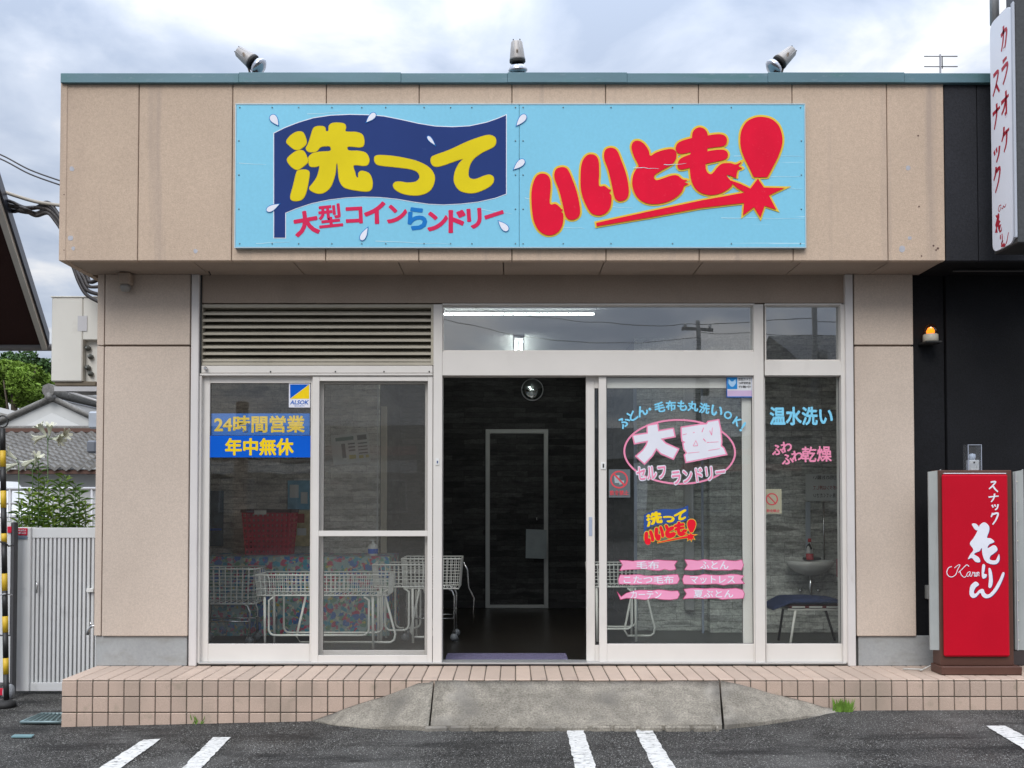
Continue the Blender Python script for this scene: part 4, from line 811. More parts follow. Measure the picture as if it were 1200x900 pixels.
cx_ = (x0 + x1) / 2; MB().lathe([(.018, zt_ + .076), (.024, zt_ + .10), (.020, zt_ + .118), (.0, zt_ + .124)], Matrix.Translation((cx_, YS + .08, 0)), 14).build('bulb', mat('frosted_bulb', (.7, .72, .75), .3).m, lb)
pbox('screw', (1141, 541, 1142.6, 543), YS + .046, YS + .049, gasket, lb, 0)
# outlet + lead
x0, x1, z0, z1 = R(1085.5, 686, 1091, 702, -.0); ob = MB().box(x0, x1, -.012, .029, z0, z1, .004).build('outlet_box', mat('grey_outlet', (.30, .30, .28), .5).m); tag(ob, 'small grey outlet box on the black wall beside the red sign', 'outlet')
pts = [(2.86, -.20, .01)] + [(2.88 + .06 * k / 2 + .035 * sin(k * 1.4), -.22 - .02 * k * .2 + .03 * cos(k * 1.4), .008 + .004 * (k % 3) + (.03 if 4 < k < 8 else 0)) for k in range(12)] + [(3.20, -.22, .02)]
q = cr_smooth(pts, 5)[:-8]; q = [Vector(p) for p in q]
o = MB().tube([(p[0], p[1], p[2]) for p in q], .0045, 6).build('power_cord', mat('white_cord', (.5, .5, .47), .5).m); tag(o, 'loose white power cord curling on the step beside the red sign', 'cord')

# ================================================================== LETTERING ON THE GLASS
def decal(name, label, cat, px, py, Y): return thing(name, label, cat, tuple(W(px, py, Y)))
YG = .044
t = decal('window_banner', 'translucent upper blue banner with yellow opening-hours lettering in the left window', 'banner', 304, 510, YG + .012)
pbox('banner_sheet', (246, 484.5, 363, 510), YG + .010, YG + .0108, mat('faded_blue_banner', (.03, .16, .52), .5).spots(5, .5, .75, (.10, .24, .55), .6, (.3, 1, 4)).m, t, 0)
txt('lettering', '24時間営業', 304, 497, 105, 19, YG + .0095, mat('faded_banner_yellow', (.85, .58, .06), .5).m, t, bold=.030)
t = decal('window_banner', 'solid lower blue banner with four yellow characters in the left window', 'banner', 303, 536, YG - .002)
pbox('banner_sheet', (243.5, 510.5, 363.8, 536), YG - .0085, YG - .0075, bannerb, t, 0); txt('lettering', '年中無休', 304, 523.5, 79, 19, YG - .0092, bannery, t, bold=.036)
# security sticker
t = decal('security_sticker', 'white sticker with blue and yellow square at the top of the left window', 'sticker', 351, 477, YG)
ys_ = YG - .0075
pbox('sticker_sheet', (338.5, 448.8, 363.5, 477.5), ys_, ys_ + .0008, inkw, t, 0)
shp('blue_triangle', [[(340, 450.5), (362, 450.5), (340, 467)]], ys_ - .0006, bannerb, t, smooth=False); shp('yellow_triangle', [[(362.3, 450.7), (362.3, 467.3), (340.3, 467.3)]], ys_ - .0006, bannery, t, smooth=False)
txt('lettering', 'ALSOK', 351, 471.5, 21, 4.6, ys_, ink('sticker_blue', (.01, .12, .5)), t, bold=.02, dY=.0007, shear=.2)
txt('lettering', 'SECURITY', 351, 475.7, 12, 1.3, ys_, ink('sticker_blue', (.01, .12, .5)), t, dY=.0007)
YR = .032
t = decal('camera_sticker', 'blue and white camera notice sticker at the top right of the sliding door', 'sticker', 866, 465, YR)
ys_ = YR - .008
pbox('sticker_sheet', (852, 440.5, 881.5, 465), ys_, ys_ + .0008, ink('sticker_white', (.62, .64, .66)), t, 0)
for r in ((851.5, 440, 882, 441), (851.5, 464.6, 882, 465.8), (851.3, 441, 852.2, 464.6), (881, 441, 882, 464.6)): pbox('sticker_border', r, ys_ - .0008, ys_ + .0008, ink('sticker_blue_2', (.02, .12, .42)), t, 0)
pbox('blue_panel', (852.3, 441.2, 864, 456), ys_ - .0006, ys_ - .0001, ink('sticker_blue_3', (.02, .22, .55)), t, 0)
shp('emblem', [[(854, 444), (857, 447), (859, 447), (862, 444), (862.5, 449), (860, 452.5), (858, 453.5), (856, 452.5), (853.5, 449)]], ys_ - .0012, ink('pale_blue_ink', (.35, .55, .75)), t, smooth=False)
pbox('pink_panel', (852.3, 457.5, 881, 464.4), ys_ - .0006, ys_ - .0001, ink('lilac_ink', (.55, .42, .6)), t, 0)
for k, s_ in enumerate(('防犯カメラ', '24時間録画', '作動中')): txt('lettering', s_, 872.5, 444.5 + 4.4 * k, 14, 3, ys_, gasket, t, dY=.0007, bold=.01)
# main door lettering
yd = YR - .008
t = decal('door_lettering', 'pink and white oval lettering with big characters on the sliding door', 'lettering', 797, 570, yd)
el = lambda a_, b_, n=72: [(796.5 + a_ * cos(2 * pi * k / n), 530 + b_ * sin(2 * pi * k / n)) for k in range(n)]
lp1, lp2 = el(66, 38.5), el(63.4, 36.2)
def ring(cx, cy, a0, b0, th, Y, m, parent, name='ring', n=64, rot=0):
    bm = MB(); vs = []
    for k in range(n):
        c_, s_ = cos(2 * pi * k / n), sin(2 * pi * k / n); r0 = []
        for q_ in (0, th):
            x_, y_ = (a0 - q_) * c_, (b0 - q_) * s_; x_, y_ = x_ * cos(rot) - y_ * sin(rot), x_ * sin(rot) + y_ * cos(rot); r0.append(bm.bm.verts.new(W(cx + x_, cy + y_, Y)))
        vs.append(r0)
    for k in range(n): bm.bm.faces.new((vs[k][0], vs[(k + 1) % n][0], vs[(k + 1) % n][1], vs[k][1]))
    return bm.build(name, m, parent)
ring(796.5, 529.5, 66, 38.5, 2.2, yd, pink, t, 'oval', rot=radians(1))
D_p = lambda p: (710 + p[0] / 6.857, 455 + p[1] / 6.857)
dai = [(220, 382), (338, 364), (336, 302), (412, 290), (420, 347), (538, 327), (550, 385), (440, 405), (478, 445), (578, 490), (540, 563), (445, 522), (405, 480), (370, 540), (310, 602), (248, 546), (300, 500), (330, 455), (340, 420), (234, 440)]
kata = [(610, 318), (760, 294), (812, 290), (822, 272), (903, 258), (918, 330), (926, 425), (922, 465), (945, 482), (964, 528), (648, 590), (636, 538), (655, 520), (632, 490), (624, 445), (640, 432), (616, 420), (612, 385)]
for k, lp in enumerate((dai, kata)):
    shp('letter_edge', [lp], yd - .0008, pink, t, smooth=False, conv=D_p, offset=.0105); shp('letter', [lp], yd - .0018, inkw, t, smooth=False, conv=D_p)
for ln, wd in (([(658, 521), (752, 512)], 5), ([(824, 500), (916, 484)], 5), ([(838, 434), (906, 430)], 5), ([(772, 352), (786, 316)], 8), ([(834, 340), (850, 378)], 7), ([(850, 378), (856, 316)], 6), ([(618, 374), (650, 366)], 6), ([(702, 464), (722, 420)], 5), ([(722, 420), (740, 458)], 5), ([(740, 460), (704, 464)], 6), ([(783, 405), (802, 428)], 9), ([(812, 436), (834, 434)], 7), ([(700, 356), (714, 354)], 6)):
    shp('letter_gap', [ribbon([D_p(p) for p in ln], wd / 6.857, .7)], yd - .0026 - .0001 * (ln[0][0] % 7), pink, t, smooth=False)
for s_, cx, cy, w_, h_, r_ in (('セルフ', 763, 554, 34, 14.5, 5), ('ランドリー', 818.5, 556.5, 62, 15, 7)):
    txt('lettering_edge', s_, cx, cy, w_, h_, yd, inkw, t, bold=.095, rot=radians(r_), dY=.0012); txt('lettering', s_, cx, cy, w_, h_, yd, pink, t, bold=.022, rot=radians(r_), dY=.0030)
t = decal('door_lettering', 'arched light-blue lettering above the pink oval on the sliding door', 'lettering', 797, 500, yd)
arc = [('ふ', 730.5, 494.5, 50), ('と', 741, 487, 36), ('ん', 752.5, 481.5, 24), ('・', 761.5, 479.5, 15), ('毛', 773, 477, 7), ('布', 786, 475.5, 3), ('も', 799.5, 475.5, 0), ('丸', 812, 476, -4), ('洗', 825.5, 478.5, -8), ('い', 840, 481.5, -12), ('O', 853, 486.5, -24), ('K', 864, 494, -34), ('!', 870.5, 500, -32)]
for s_, cx, cy, r_ in arc: txt('letter', s_, cx, cy, None, {'・': 2.6, 'O': 8.5, 'K': 9}.get(s_, 11.5), yd, skyink, t, bold=.034, rot=radians(r_))
# repeated logo
t = decal('door_logo', 'small navy flag and red bubble lettering logo low on the sliding door', 'logo', 785, 638, yd)
LA = lambda p: (755.2 + (p[0] - 45) * .0473 + 0, 0)
def lf(p):   # photo-flag zoom points -> small logo
    x_, y_ = (p[0] - 45) / 1087, (p[1] - 60) / 574; return (754.5 + x_ * 52, 598 + y_ * 26 - x_ * 8 + 2)
def lr(p):
    x_, y_ = (p[0] - 78) / 1017, (p[1] - 92) / 474; return (755 + x_ * 61, 608.5 + y_ * 30)
shp('flag', [flag], yd, mat('navy_vinyl_logo', (.02, .07, .28), .4).m, t, smooth=False, conv=lf)
for L_ in (wash, tsu, te): shp('letter', L_, yd - .0008, bannery, t, conv=lf)
for i, L_ in enumerate(redL): shp('letter_edge', L_, yd - .0012 - .0001 * i, gold, t, conv=lr, offset=.0045); shp('letter', L_, yd - .0027 - .0001 * i, ink('signal_red', (.75, .012, .03)) if i == 0 else bpy.data.materials['signal_red'], t, conv=lr)
shp('letter_edge', [star], yd - .0023, gold, t, conv=lr, smooth=False, offset=.0035); shp('letter', [star], yd - .0038, bpy.data.materials['signal_red'], t, conv=lr, smooth=False)
# six torn pink strips
random.seed(11)
strips = [('毛布', 'left column, top', 727, 656, 793, 668, 759, 26), ('こたつ毛布', 'left column, middle', 727, 673, 794, 685, 760, 58), ('カーテン', 'left column, bottom', 727, 691, 794, 702, 757, 36), ('ふとん', 'right column, top', 803, 656, 869, 668, 837, 33), ('マットレス', 'right column, middle', 802, 673, 871, 685, 835, 52), ('夏ぶとん', 'right column, bottom', 802, 689.5, 870, 702, 836, 46)]
lab = ['blanket strip', 'five-character strip', 'most torn strip', 'three-character strip', 'katakana strip', 'four-character strip']
for (s_, pos, x0, y0, x1, y1, cx, wd), lb_ in zip(strips, ['short two-character pink strip, top of the left column on the sliding door', 'long five-character pink strip, middle of the left column on the sliding door', 'most torn pink strip, bottom of the left column on the sliding door', 'three-character pink strip, top of the right column on the sliding door', 'torn five-character pink strip, middle of the right column on the sliding door', 'four-character pink strip, bottom of the right column on the sliding door']):
    t = decal('pink_strip', lb_, 'sticker', (x0 + x1) / 2, y1, yd); t['group'] = 'torn pink strips on the sliding door'
    N = 9; top = [(x0 + (x1 - x0) * k / N, y0 + 1 + random.uniform(-1, 1.2) + (2.5 if '最' in s_ else 0)) for k in range(N + 1)]; bot = [(x0 + (x1 - x0) * k / N + random.uniform(-1.5, 1.5), y1 - .5 + random.uniform(-1.0, 1.0)) for k in range(N, -1, -1)]
    if '・' in pos or s_ == 'カーテン': top[0] = (x0 + 1, y1 - 2); top[1] = (x0 + 7, y0 + 4.5); top[2] = (x0 + 15, y0 + 2)
    mid = [(x1 + random.choice((-3, 2)), (y0 + y1) / 2)]; mid2 = [(x0 + random.choice((-2, 3)), (y0 + y1) / 2)]
    lp = top + mid + bot + mid2
    shp('strip_edge', [lp], yd, pinkd, t, smooth=False, offset=.0045); shp('strip_sheet', [lp], yd - .0008, pinkl, t, smooth=False)
    txt('lettering', s_, cx, (y0 + y1) / 2 + .3, wd, 8.8, yd, inkw, t, bold=.014, dY=.0022)
# no-eating sticker
t = decal('no_food_sticker', 'round red prohibition sticker at the left edge of the sliding door', 'sticker', 725, 583, yd)
pbox('sticker_sheet', (713.5, 550, 738.5, 583), yd + .0006, yd + .001, mat('clear_grey_film', (.12, .14, .15), .3).m, t, 0)
ring(725.5, 562, 10.5, 10.5, 1.9, yd - .0004, ink('warning_red', (.62, .08, .10)), t, 'ring', 32)
shp('cup_symbol', [[(719.5, 557), (726, 557), (725.5, 566), (720.5, 566)]], yd - .0002, ink('pale_symbol', (.35, .42, .45)), t, smooth=False); shp('food_symbol', [[(725, 563), (731.5, 563), (731, 567), (726, 568)]], yd - .0003, ink('pale_symbol_2', (.35, .42, .45)), t, smooth=False)
shp('slash', [[(718.3, 555.8), (719.8, 554.4), (732.8, 568), (731.3, 569.4)]], yd - .0014, bpy.data.materials['warning_red'], t, smooth=False)
txt('lettering', '飲食禁止', 725.5, 577.5, 22, 5.6, yd, bpy.data.materials['warning_red'], t, bold=.02, dY=.0006)
# right window lettering
yw = .042 - .008
t = decal('window_lettering', 'light-blue four-character lettering on the far right window', 'lettering', 939, 499, yw)
txt('lettering', '温水洗い', 939, 487.5, 73, 20.5, yw, skyink, t, bold=.032)
t = decal('window_lettering', 'pink lettering under the light-blue words on the far right window', 'lettering', 941, 545, yw)
for s_, cx, cy in (('ふ', 911, 527), ('わ', 921.5, 523.5), ('ふ', 922.5, 538), ('わ', 934, 534)): txt('letter', s_, cx, cy, None, 11.5, yw, pink, t, bold=.034, rot=radians(10))
txt('letter', '乾', 948, 532.5, 16.5, 17.5, yw, pink, t, bold=.022); txt('letter', '燥', 966, 532, 16.5, 17.5, yw, pink, t, bold=.022)
t = decal('no_food_sticker', 'cream prohibition sticker behind the left edge of the far right window', 'sticker', 906, 602, .06)
pbox('sticker_sheet', (896.5, 573, 916, 602), .052, .0528, mat('cream_sticker', (.42, .38, .27), .6).m, t, 0); ring(904.5, 585, 7.2, 7.2, 1.5, .0515, bpy.data.materials['warning_red'], t, 'ring', 28)
shp('slash', [[(899, 580.5), (900, 579.5), (910, 590.2), (909, 591.2)]], .0510, bpy.data.materials['warning_red'], t, smooth=False)
txt('lettering', '飲食禁止', 906, 598.5, 15, 3.6, .0515, bpy.data.materials['warning_red'], t, bold=.02)

# ================================================================== INSIDE THE LAUNDRY
def floral():
    m = M('floral_tablecloth', (.22, .31, .31), .75, 0, .2)
    def blot(scale, off, col, th):
        v = m.n('ShaderNodeTexVoronoi'); v.inputs['Scale'].default_value = scale
        mp_ = m.n('ShaderNodeMapping'); mp_.inputs['Location'].default_value = off; g_ = m.n('ShaderNodeNewGeometry')
        nz = m.n('ShaderNodeTexNoise'); nz.inputs['Scale'].default_value = 18; ad = m.n('ShaderNodeMix', data_type='VECTOR'); ad.inputs[0].default_value = .06
        m.l(g_.outputs['Position'], mp_.inputs[0]); m.l(mp_.outputs[0], nz.inputs[0]); m.l(mp_.outputs[0], ad.inputs[4]); m.l(nz.outputs['Color'], ad.inputs[5]); m.l(ad.outputs[1], v.inputs['Vector'])
        m.mix(m.ramp(v.outputs['Distance'], th, th + .05, (1, 1, 1), (0, 0, 0)), col)
    blot(13, (0, 0, 0), (.10, .22, .14), .38); blot(19, (3, 1, 2), (.42, .42, .32), .30); blot(12, (1, 4, 2), (.38, .03, .08), .33); blot(11, (5, 2, 7), (.02, .10, .32), .32); blot(17, (8, 5, 1), (.35, .10, .16), .26); blot(15, (2, 9, 4), (.03, .22, .30), .28); blot(16, (4, 4, 4), (.40, .32, .05), .15)
    return m.m
flor = floral()
YT = 1.36
tb = thing('clothed_table', 'long table hidden under a floral tablecloth inside the left window', 'table', (W(340, 748, YT).x, YT + .3, 0))
x0, x1 = W(236, 700, YT).x, W(457, 700, YT).x; zt_ = W(600, 653, YT).z
MB().box(x0, x1, YT + .01, YT + .62, zt_ - .03, zt_).build('tabletop', white, tb)
bm = MB(); n = 60; rows = []
path = [(x0 + (x1 - x0) * k / n, 0) for k in range(n + 1)]
for j, z_ in enumerate((zt_ + .006, zt_ - .08, zt_ - .3, zt_ - .5, .03)):
    rows.append([bm.bm.verts.new((x0 + (x1 - x0) * k / n, YT - .008 - (j / 4) * (.018 + .016 * sin(k * .8) + .01 * sin(k * 2.1 + 1)), z_)) for k in range(n + 1)])
for r0, r1 in zip(rows, rows[1:]):
    for k in range(n): bm.bm.faces.new((r0[k], r0[k + 1], r1[k + 1], r1[k])).smooth = True
s0 = [bm.bm.verts.new((v.co.x, YT + .63, zt_ + .006)) for v in rows[0]]
for k in range(n): bm.bm.faces.new((s0[k], s0[k + 1], rows[0][k + 1], rows[0][k]))
sv = [bm.bm.verts.new((x1 + .012, YT + .63, .03)), rows[-1][-1], rows[0][-1], s0[-1]]; bm.bm.faces.new(sv)
o = bm.build('tablecloth', flor, fix=False); tag(o, 'floral tablecloth in pink, blue and green draped over the table inside', 'tablecloth')
for xx in (x0 + .08, x1 - .08):
    for yy in (YT + .08, YT + .55): MB().tube([(xx, yy, 0), (xx, yy, zt_ - .03)], .014).build('leg', silver, tb)
# red basket
YB = YT + .25; x0, x1, z0, z1 = R(283, 597, 340, 653, YB); z0 = zt_ + .008
rb = thing('red_laundry_basket', 'dark red plastic laundry basket with square holes on the floral table', 'basket', ((x0 + x1) / 2, YB + .13, z0))
redp = mat('dark_red_plastic', (.50, .015, .045), .45).vary(5, .08).m; tp = .028; D_ = .30
def lattice(bm, p00, p10, p01, p11, nu, nv, th, off):
    def P_(u, v): return p00.lerp(p10, u).lerp(p01.lerp(p11, u), v)
    g0 = {}
    for i in range(nu * 2 + 2):
        u = 0 if i == 0 else (1 if i == nu * 2 + 1 else ((i // 2 + (.30 if i % 2 else -.0) - (0 if i % 2 else .30)) / nu)); 
        for j in range(nv * 2 + 2):
            v = 0 if j == 0 else (1 if j == nv * 2 + 1 else ((j // 2 + (.30 if j % 2 else -.30)) / nv)); g0[i, j] = (min(max(u, 0), 1), min(max(v, 0), 1))
    us = sorted({0, 1} | {(k + a) / nu for k in range(nu) for a in (.22, .78)}); vs_ = sorted({0, 1} | {(k + a) / nv for k in range(nv) for a in (.22, .78)})
    V = [[bm.bm.verts.new(P_(u, v)) for u in us] for v in vs_]
    for j in range(len(vs_) - 1):
        for i in range(len(us) - 1):
            if i % 2 == 1 and j % 2 == 1: continue
            bm.bm.faces.new((V[j][i], V[j][i + 1], V[j + 1][i + 1], V[j + 1][i]))
c4 = lambda zz_, k: [Vector((x0 + k, YB + k, zz_)), Vector((x1 - k, YB + k, zz_)), Vector((x1 - k, YB + D_ - k, zz_)), Vector((x0 + k, YB + D_ - k, zz_))]
lo, hi = c4(z0, tp), c4(z1 - .03, 0); bm = MB()
for i in range(4): lattice(bm, lo[i], lo[(i + 1) % 4], hi[i], hi[(i + 1) % 4], 10 if i % 2 == 0 else 7, 8, 0, 0)
bm.poly(lo); o = bm.build('basket_body', redp, rb); md = o.modifiers.new('s', 'SOLIDIFY'); md.thickness = .003
b = MB(); b.box(x0 - .01, x1 + .01, YB - .01, YB + .004, z1 - .03, z1, .003); b.box(x0 - .01, x1 + .01, YB + D_ - .004, YB + D_ + .01, z1 - .03, z1, .003); b.box(x0 - .01, x0 + .004, YB + .005, YB + D_ - .005, z1 - .03, z1 - .001, .003); b.box(x1 - .004, x1 + .01, YB + .005, YB + D_ - .005, z1 - .03, z1 - .001, .003); b.build('rim', mat('black_red_rim', (.05, .008, .012), .5).m, rb)
pbox('label_plate', (298, 598, 312, 603), YB - .014, YB - .0105, offwhite, rb, .001)
# bottle with blue label
c = W(437, 652, YT + .12); bt = thing('sanitizer_bottle', 'white pump bottle with blue label on the right end of the floral table', 'bottle', (c.x, YT + .12, zt_ + .007))
mt = Matrix.Translation((c.x, YT + .12, zt_ + .007))
MB().lathe([(0, 0), (.042, .001), (.045, .01), (.045, .085), (.030, .105), (.012, .112), (.012, .125), (0, .125)], mt, 18).build('bottle_body', white, bt)
MB().lathe([(.0456, .02), (.0458, .022), (.0458, .062), (.0456, .064)], mt, 18).build('label', bannerb, bt)
MB().box(c.x - .03, c.x + .012, YT + .112, YT + .128, zt_ + .14, zt_ + .152, .003).tube([(c.x, YT + .12, zt_ + .13), (c.x, YT + .12, zt_ + .142)], .006).build('pump', white, bt)
# notices on the left partition
def notice(r, Y, rot, label, base, bars, name='wall_notice'):
    x0, x1, z0, z1 = R(*r, Y); cx_, cz_ = (x0 + x1) / 2, (z0 + z1) / 2
    t = thing(name, label, 'notice', (cx_, Y, z0)); Rm = Matrix.Translation((cx_, 0, cz_)) @ Matrix.Rotation(-rot, 4, 'Y') @ Matrix.Translation((-cx_, 0, -cz_))
    def q(nm, u0, v0, u1, v1, m, d):
        bm = MB().box(x0 + (x1 - x0) * u0, x0 + (x1 - x0) * u1, Y - d - .001, Y - d, z1 - (z1 - z0) * v1, z1 - (z1 - z0) * v0); bm.bm.transform(Rm); bm.build(nm, m, t)
    q('notice_sheet', 0, 0, 1, 1, base, 0)
    for nm, u0, v0, u1, v1, m in bars: q(nm, u0, v0, u1, v1, m, .0015)
    return t
papm = mat('white_paper_inside', (.70, .70, .66), .7).vary(4, .05).m; dkt = mat('dark_print', (.06, .06, .06), .7).m; ylw = mat('yellow_print', (.5, .4, .04), .7).m; grn = mat('green_print', (.06, .16, .12), .7).m; blup = mat('blue_print', (.25, .48, .62), .7).vary(12, .2).m
notice((389, 508, 433, 543), YPL - .012, radians(6), 'tilted framed notice with pictogram on the stone-look wall in the left window', papm,
       [('heading', .12, .10, .60, .22, grn), ('heading', .70, .08, .95, .25, dkt), ('figure', .26, .32, .36, .80, dkt)] + [('text_line', .44, .32 + .11 * k, .62, .37 + .11 * k, dkt) for k in range(3)] + [('text_line', .70, .34 + .11 * k, .95, .38 + .11 * k, dkt) for k in range(4)] + [('price_box', .44, .72, .62, .85, ylw), ('price_box', .70, .76, .82, .86, ylw), ('price_box', .88, .76, .96, .86, ylw)])
notice((337, 563, 363, 597), YPL - .012, 0, 'pale blue poster on the wall above and right of the red basket', blup, [('picture', .1, .15, .5, .6, papm), ('picture', .6, .4, .9, .8, papm)])
notice((342, 598, 363, 640), YPL - .012, 0, 'yellowish poster on the wall directly right of the red basket', mat('yellow_poster', (.55, .46, .25), .7).vary(14, .35).m, [('picture', .2, .1, .7, .35, mat('poster_red', (.4, .06, .05), .7).m), ('picture', .3, .5, .8, .7, papm)])
notice((240, 575, 262, 640), YPL - .012, 0, 'grey-blue poster on the wall at the far left behind the window', mat('grey_blue_poster', (.10, .14, .17), .7).vary(9, .4).m, [('text_line', .1, .68, .9, .72, bannerb)])
# brown post of the shop across (seen inside the left window)
pbw = mat('brown_wood_post', (.22, .12, .065), .6).vary(3, .15, (6, 6, 1)).m
# ---- carts
def rounded_U(x0, x1, y, z0, z1, r=.05, n=5):
    pts = [(x0, y, z1)]; 
    for k in range(n + 1): a = pi + pi / 2 * k / n; pts.append((x0 + r + r * cos(a), y, z0 + r + r * sin(a)))
    for k in range(n + 1): a = 1.5 * pi + pi / 2 * k / n; pts.append((x1 - r + r * cos(a), y, z0 + r + r * sin(a)))
    return pts + [(x1, y, z1)]
def basket(bm, x0, x1, y0, y1, z0, z1, tp, nx_, ny_, nz_, r):
    lo = [(x0 + tp, y0 + tp), (x1 - tp, y0 + tp), (x1 - tp, y1 - tp), (x0 + tp, y1 - tp)]; hi = [(x0, y0), (x1, y0), (x1, y1), (x0, y1)]
    for j in range(nz_ + 1):
        f = j / nz_; c4_ = [(l[0] + (h[0] - l[0]) * f, l[1] + (h[1] - l[1]) * f, z0 + (z1 - z0) * f) for l, h in zip(lo, hi)]
        bm.tube(c4_, r * (1.9 if j in (0, nz_) else 1), 4, closed=True)
    for i in range(4):
        n_ = nx_ if i % 2 == 0 else ny_
        for k in range(n_ + 1):
            u = k / n_; a = [lo[i][q] + (lo[(i + 1) % 4][q] - lo[i][q]) * u for q in (0, 1)]; b_ = [hi[i][q] + (hi[(i + 1) % 4][q] - hi[i][q]) * u for q in (0, 1)]
            bm.tube([(a[0], a[1], z0), (b_[0], b_[1], z1)], r, 4, cap=False)
    for k in range(nx_ + 1):
        x = lo[0][0] + (lo[1][0] - lo[0][0]) * k / nx_; bm.tube([(x, lo[0][1], z0), (x, lo[2][1], z0)], r, 4, cap=False)
    return bm
def caster(t, x, y, rad=.032):
    cs = MB().lathe([(0, -.012), (rad, -.012), (rad, .012), (0, .012)], Matrix.Translation((x, y, rad + .001)) @ Matrix.Rotation(pi / 2, 4, 'X') @ Matrix.Rotation(0.4, 4, 'X'), 16).build('caster', mat('grey_caster', (.12, .13, .14), .4).m if 'grey_caster' not in bpy.data.materials else bpy.data.materials['grey_caster'], t)
    MB().tube([(x, y, rad + .02), (x, y, rad * 2 + .03)], .012, 6).build('caster_fork', blackr, t)
def cart(label, X0, X1, Y0, Y1, Z0, Z1, legm, style, basketm=cartwhite, tp=.02, cell=.036):
    t = thing('laundry_cart', label, 'cart', ((X0 + X1) / 2, (Y0 + Y1) / 2, 0), 'wire laundry carts inside the laundry')
    basket(MB(), X0, X1, Y0, Y1, Z0, Z1, tp, max(4, int((X1 - X0) / cell)), max(4, int((Y1 - Y0) / cell)), max(3, int((Z1 - Z0) / .05)), .0034).build('basket', basketm, t)
    if style == 'chrome':
        for y in (Y0 + .05, Y1 - .05): MB().tube([(X1 - .06, y, .07), (X1 - .06, y, Z0 - .07), (X1 - .08, y, Z0 - .02), (X1 - .12, y, Z0 - .005), (X0 + .10, y, Z0 - .005), (X0 + .05, y, Z0 - .03), (X0 + .03, y, .07)], .010, 8).build('leg_frame', legm, t)
        for y in (Y0 + .05, Y1 - .05): MB().tube([(X1 - .06, y, .20), (X0 + .04, y, .20)], .007, 6).build('stretcher', legm, t)
        MB().tube([(X0 + .2, Y0 + .05, .205), (X0 + .2, Y1 - .05, .205)], .007, 6).build('stretcher', legm, t)
        MB().tube([(X1 - .0, Y1 - .02, Z1 - .05), (X1 + .04, Y1 - .02, Z1 - .12), (X1 + .05, Y1 - .02, Z0 - .02), (X1 + .10, Y1 - .02, Z0 - .12), (X1 + .09, Y1 - .02, .14)], .009, 8).build('handle', legm, t)
        for x in (X0 + .03, X1 - .06):
            for y in (Y0 + .05, Y1 - .05): caster(t, x, y, .036)
    else:
        for x in (X0 + .07, X1 - .14):
            for y in (Y0 + .03, Y1 - .03): MB().tube([(x, y, Z0 + .0), (x + .006, y, .01)], .011, 8).build('leg', legm, t)
        for y, a, b_ in ((Y0 + .03, X0 + .11, X1 - .17), (Y1 - .03, X0 + .16, X1 - .10)): MB().tube([(a + .04, y - .012, Z0 - .012)] + rounded_U(a, b_, y - .012, .12 if y < (Y0 + Y1) / 2 else .10, Z0 - .04) + [(b_ - .04, y - .012, Z0 - .012)], .009, 8).build('brace', legm, t)
        MB().tube([(X1 - .05, Y0 + .1, Z0), (X1 + .04, Y0 + .1, .12), (X1 + .03, Y0 + .1, .07), (X1 - .0, Y0 + .1, .05), (X0 + .35, Y0 + .1, .05), (X0 + .32, Y0 + .1, .10), (X0 + .40, Y0 + .1, Z0)], .010, 8).build('spread_leg', legm, t)
    return t
def RX(px, Y): return W(px, 700, Y).x
def RZ(py, Y): return W(600, py, Y).z
y_ = .95
cart('tall white wire cart on chrome legs at the far left of the window', RX(228, y_), RX(299, y_), y_, y_ + .34, RZ(708, y_), RZ(667, y_), chrome, 'chrome', tp=.015, cell=.05)
y_ = .72
cart('long low white wire cart in front of the floral tablecloth', RX(299, y_), RX(456, y_), y_, y_ + .36, RZ(698, y_), RZ(674, y_), offwhite, 'white', tp=.012)
y_ = 1.02
cart('white wire cart with splayed legs behind the long low cart', RX(436, y_), RX(502, y_), y_, y_ + .36, RZ(688, y_), RZ(662, y_), offwhite, 'white', tp=.015)
y_ = 1.15
cart('chrome-legged white wire cart standing at the left edge of the doorway', RX(470, y_), RX(540, y_), y_, y_ + .40, RZ(690, y_), RZ(655, y_), chrome, 'chrome', tp=.02)
y_ = 1.1
cart('pale wire cart seen behind the left part of the sliding door glass', RX(690, y_), RX(764, y_), y_, y_ + .36, RZ(688, y_), RZ(662, y_), offwhite, 'white', tp=.015)
# ---- sink, mirror-image notice, chair
YK = 1.76
c = W(950, 660, YK - .2); zk = c.z
sk = thing('wash_basin', 'white wall-hung wash basin with tap in the far right window', 'sink', (c.x, YK - .2, zk - .12))
bm = MB(); prof = [(.0, -.115), (.07, -.11), (.15, -.075), (.205, -.02), (.215, .022), (.20, .024), (.185, .0), (.12, -.05), (.04, -.07), (.0, -.072)]
mt = Matrix.Translation((c.x, YK - .19, zk)) @ Matrix.Diagonal((1, .78, 1, 1)); bm.lathe(prof, mt, 28); bm.build('bowl', mat('white_ceramic', (.62, .62, .58), .15).m, sk)
MB().tube([(c.x, YK - .19, zk - .10), (c.x, YK - .19, zk - .30), (c.x, YK - .10, zk - .36), (c.x, YK - .01, zk - .36)], .016, 10).build('drain_pipe', chrome, sk)
MB().tube([(c.x + .02, YK - .04, zk + .02), (c.x + .02, YK - .04, zk + .14), (c.x + .02, YK - .10, zk + .17), (c.x + .02, YK - .16, zk + .13)], .010, 8).build('tap', blackr, sk)
MB().box(c.x - .02, c.x + .14, YK - .08, YK - .02, zk + .024, zk + .045, .006).build('soap_tray', blackr, sk)
